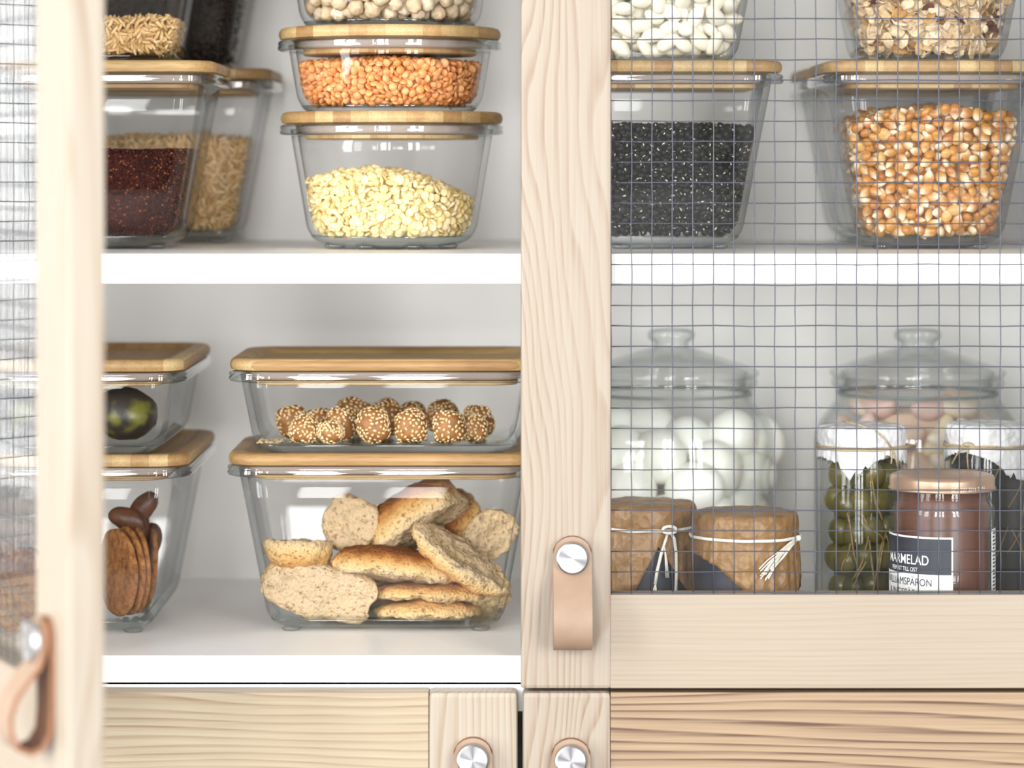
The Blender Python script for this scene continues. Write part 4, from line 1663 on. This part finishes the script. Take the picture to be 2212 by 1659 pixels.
def white_jar(px, Y, label, hem, seed, fillm, R=.0297):
    t = thing('pickle_jar', (WX(px, Y), Y, FL_TOP), label, 'jar', 'jars under white paper covers')
    H = WH - .001
    outer = [(R - .003, 0), (R - .0008, .001), (R, .004), (R, H - .022), (R - .001, H - .018), (R - .003, H - .013), (R - .0036, H - .005)]
    MB().lathe(prof_jar(outer, .0024, .004), 56).build('jar_body', M['glass'], t)
    MB().lathe([(0, H - .0032), (R - .0032, H - .0032), (R - .0022, H - .0046), (R - .0022, H - .010), (R - .0030, H - .010), (R - .0034, H - .0048), (0, H - .0044)], 48).build('screw_lid', M['gold'], t)
    zc = WH - .0135
    paper_cover(t, R - .0006, WH, zc, hem, M['white_paper'], seed, flare=.05, jag=.25)
    return t, zc


w1, zc = white_jar(1861, .122, 'jar of green olives under white paper tied with twine', [(-150, .015), (-90, .008), (-66, .007), (-40, .010), (-23, .0195), (-12, .018), (0, .0125), (27, .0050), (45, .009), (61, .0105), (100, .014), (140, .01)], 21, None)
ring_cord(w1, .0300, zc, .0006, M['twine'], 8, .0)
ring_cord(w1, .0303, zc - .0012, .0006, M['twine'], 9, .0004)
strands(w1, [[(-.014, -.014, WH + .003), (-.004, -.021, WH + .0012), (.006, -.028, WH - .002), (.012, -.0295, WH - .007), (.0165, -.026, zc)],
             [(.0165, -.0265, zc), (.0185, -.0262, zc - .004), (.0205, -.0255, zc - .012)], [(.0165, -.0265, zc), (.0165, -.0275, zc - .006), (.0160, -.0275, zc - .010)]], .0006, M['twine'], 'twine_end')
w2, zc2 = white_jar(2138, .134, 'dark pickle jar under white paper behind the jam jar', [(-150, .015), (-100, .012), (-62, .006), (-40, .0040), (-7, .0090), (10, .016), (36, .0230), (52, .016), (90, .008), (130, .012)], 33, None)
ring_cord(w2, .0300, zc2, .0006, M['twine'], 10, .0)
ring_cord(w2, .0303, zc2 - .0012, .0006, M['twine'], 12, .0004)
strands(w2, [[ang(-35, .0305, zc2), ang(-36, .032, zc2 - .006), ang(-35, .0315, zc2 - .016)], [ang(-38, .0305, zc2), ang(-47, .033, zc2 - .004), ang(-55, .034, zc2 - .012)]], .0006, M['twine'], 'twine_end')
pts = [tuple(ang(-36, .0312, zc2 + .0006) + Vector((.0035 * math.cos(a), -.0005, .0018 * math.sin(a)))) for a in [2 * PI * j / 16 for j in range(16)]]
MB().tube(pts, .0006, 6, True).build('bow', M['twine'], w2)


def inside_jar(t, R, H, m_core, name, label):
    o = MB().lathe([(0, .0048), (R, .0048), (R, H), (0, H)], 40).build(name, m_core)
    o.location = t.location
    return tag(o, label, 'brine', None, 'stuff')


inside_jar(w1, .0180, .112, M['brine'], 'olive_brine', 'dark green brine behind the olives')
inside_jar(w2, .0262, .113, M['dark_food'], 'dark_pickle_filling', 'dark filling of the pickle jar behind the jam jar')
r = random.Random(3)
for i in range(30):
    lvl = i // 5
    a = math.radians(-76 + 38 * (i % 5) + (19 if lvl % 2 else 0) + r.uniform(-5, 5))
    p = Vector(w1.location) + Vector((.0180 * math.sin(a), -.0180 * math.cos(a), .013 + lvl * .0182 + r.uniform(-.002, .002)))
    V = V3 * np.array([.0088, .0079, .0099])
    o = tri_object('green_olive', V, T3, M['olive'])
    o.location = p
    o.rotation_euler = (r.uniform(-.6, .6), r.uniform(-.8, .8), a)
    tag(o, 'green olive in the twine tied jar', 'olive', 'green olives in the jar')
for i in range(12):
    a0 = r.uniform(-60, 65); z0 = r.uniform(.012, .075); da = r.uniform(-35, 35); ln = r.uniform(.02, .045)
    pts = [tuple(ang(a0 + da * u, .0262 + .0006 * math.sin(u * 6), z0 + ln * u + .003 * math.sin(u * 5 + i))) for u in (0, .2, .4, .6, .8, 1)]
    o = MB().tube(pts, .00075, 6).build('olive_stem', M['stem'])
    o.location = w1.location
    tag(o, 'thin brown stem curling against the glass of the olive jar', 'stem', 'stems in the olive jar')
for i in range(7):
    a0 = r.uniform(-20, 65); z0 = r.uniform(.03, .085); da = r.uniform(-35, 35); ln = r.uniform(.015, .03)
    pts = [tuple(ang(a0 + da * u, .02668, z0 + ln * u)) for u in (0, .25, .5, .75, 1)]
    o = MB().tube(pts, .0005, 6).build('dill_stem', M['stem'])
    o.location = w2.location
    tag(o, 'thin herb stem in the dark pickle jar', 'stem', 'stems in the dark pickle jar')

# jam jar with printed label
JX, JYY, JR = WX(2035, .062), .062, .0338
j = thing('jam_jar', (JX, JYY, FL_TOP), 'jam jar with a golden lid and a navy and white printed label', 'jar')
outer = [(JR - .004, 0), (JR - .001, .001), (JR, .004), (JR - .0006, .006), (JR - .0008, .080), (JR - .0002, .083), (JR, .0855), (JR - .0002, .0885), (JR - .0016, .0915), (JR - .0034, .0935), (JR - .0036, .099), (JR - .0036, .108)]
MB().lathe(prof_jar(outer, .0026, .0045), 64).build('jar_body', M['glass'], j)
MB().lathe([(0, .005), (JR - .0045, .005), (JR - .0036, .008), (JR - .0036, .088), (JR - .0058, .0935), (JR - .0064, .1), (0, .1)], 48).build('jam', M['jam'], j)
LT_ = .1098
lid = MB().lathe([(0, LT_ - .0012), (JR - .009, LT_ - .0012), (JR - .0065, LT_ - .0002), (JR - .0035, LT_), (JR - .0012, LT_ - .0010), (JR - .0004, LT_ - .003), (JR - .0004, LT_ - .0080), (JR + .0004, LT_ - .0088),
                  (JR + .0002, LT_ - .0098), (JR - .0012, LT_ - .0098), (JR - .0014, LT_ - .003), (0, LT_ - .003)], 64).build('jar_lid', M['gold'], j)
LR = JR - .0004
lab = arc_patch(LR, -115, 3.5, .012, .0728).build('jar_label', M['label_white'], j, angle=40)
arc_patch(LR + .0003, -113, 1.8, .0492, .0716, .00012).build('label_block', M['navy'], lab, angle=40)
lab2 = arc_patch(LR, 60, 78, .012, .0760).build('side_label', M['label_white'], j, angle=40)


def text_on(parent, body, size, zb, a_right, R, mat, bold=0.0, name='lettering', xs=1.0, rot=False, a_left=None):
    cu = bpy.data.curves.new('lettering', 'FONT')
    cu.body = body
    cu.size = size
    cu.offset = bold
    cu.extrude = 0.0
    tmp = bpy.data.objects.new('lettering', cu)
    col.objects.link(tmp)
    bpy.context.view_layer.update()
    me = bpy.data.meshes.new_from_object(tmp.evaluated_get(bpy.context.evaluated_depsgraph_get()))
    bpy.data.objects.remove(tmp)
    n = len(me.vertices)
    co = np.empty(n * 3, np.float32)
    me.vertices.foreach_get('co', co)
    co = co.reshape(-1, 3)
    if rot: co = np.column_stack([-co[:, 1], co[:, 0], co[:, 2]])
    co[:, 0] *= xs
    ar = math.radians(a_right) if a_left is None else None
    if a_left is None: u = ar + (co[:, 0] - co[:, 0].max()) / R
    else: u = math.radians(a_left) + (co[:, 0] - co[:, 0].min()) / R
    out = np.column_stack([R * np.sin(u), -R * np.cos(u), zb + co[:, 1]])
    me.vertices.foreach_set('co', out.astype(np.float32).ravel())
    me.materials.clear()
    me.materials.append(mat)
    me.update()
    o = bpy.data.objects.new(name, me)
    link(o, parent)
    return o


TR = LR + .0006
text_on(lab, 'MARMELAD', .0086, .0551, -22.5, TR, M['label_white'], .00007, xs=.78)
text_on(lab, 'PERFEKT TILL OST', .0037, .0506, -35, TR, M['label_white'], .00004, xs=.78)
text_on(lab, 'WILLIAMSPÄRON', .0066, .0418, -19.3, TR, M['ink'], 0.0, xs=.80)
text_on(lab, '& INGEFÄRA', .0066, .0348, -31, TR, M['ink'], 0.0, xs=.80)
text_on(lid, 'BF 2207 2016 21:55', .0034, LT_ - .0083, 44, JR + .0001, M['stamp'], .00002, xs=.92)
for k in range(26):
    a = .014 + k * .00235
    wv = .8 if k % 3 else .5
    arc_patch(LR + .0003, 62, 62 + 14 * wv, a, a + .0011, .0001, 4).build('print_line', M['ink'], lab2, False)

# ------------------------------------------------------------------ a plant by the rear window, behind the camera: the panes mirror it
M['leaf'] = speckled('plant_leaf', S(66, 84, 44), S(48, 66, 34), 30, .6)
M['pot'] = speckled('clay_pot', S(190, 176, 160), S(176, 160, 144), 40, .8)
pl = thing('potted_plant', (.62, -3.75, 0), 'leafy potted plant by the rear window, mirrored in the closed door', 'plant')
MB().lathe([(0, 0), (.14, 0), (.15, .02), (.19, .34), (.20, .36), (.185, .36), (.175, .33), (0, .33)], 40).build('pot', M['pot'], pl)
r = random.Random(77)
for k in range(7):
    a = r.uniform(0, 2 * PI)
    tip = Vector((.34 * math.cos(a) * r.uniform(.5, 1.2), .16 * math.sin(a), r.uniform(1.15, 2.0)))
    b0 = Vector((.05 * math.cos(a), .05 * math.sin(a), .33))
    pts = [b0.lerp(tip, u) + Vector((.05 * math.sin(u * 3 + k), .03 * math.sin(u * 4), .0)) for u in (0, .2, .4, .6, .8, 1)]
    MB().tube(pts, [.009, .008, .007, .006, .005, .003], 7).build('stem', M['leaf'], pl)
    for q in range(9):
        u = .35 + .65 * q / 8
        c = b0.lerp(tip, u) + Vector((.05 * math.sin(u * 3 + k), .03 * math.sin(u * 4), .0))
        la, el, L = r.uniform(0, 2 * PI), r.uniform(-.5, .6), r.uniform(.09, .17)
        d = Vector((math.cos(la) * math.cos(el), .6 * math.sin(la) * math.cos(el), math.sin(el)))
        sd = d.cross(Vector((0, .3, 1))).normalized()
        up = sd.cross(d).normalized()
        rows = []
        for t_, wd in ((0, .04), (.15, .35), (.35, .5), (.6, .42), (.85, .2), (1, .02)):
            m_ = c + d * L * t_ - up * L * .35 * t_ * t_
            rows.append([m_ - sd * L * wd * .7, m_ + up * .012 * wd - up * .001, m_ + sd * L * wd * .7, m_ - up * .002])
        MB().loft(rows).build('leaf', M['leaf'], pl)
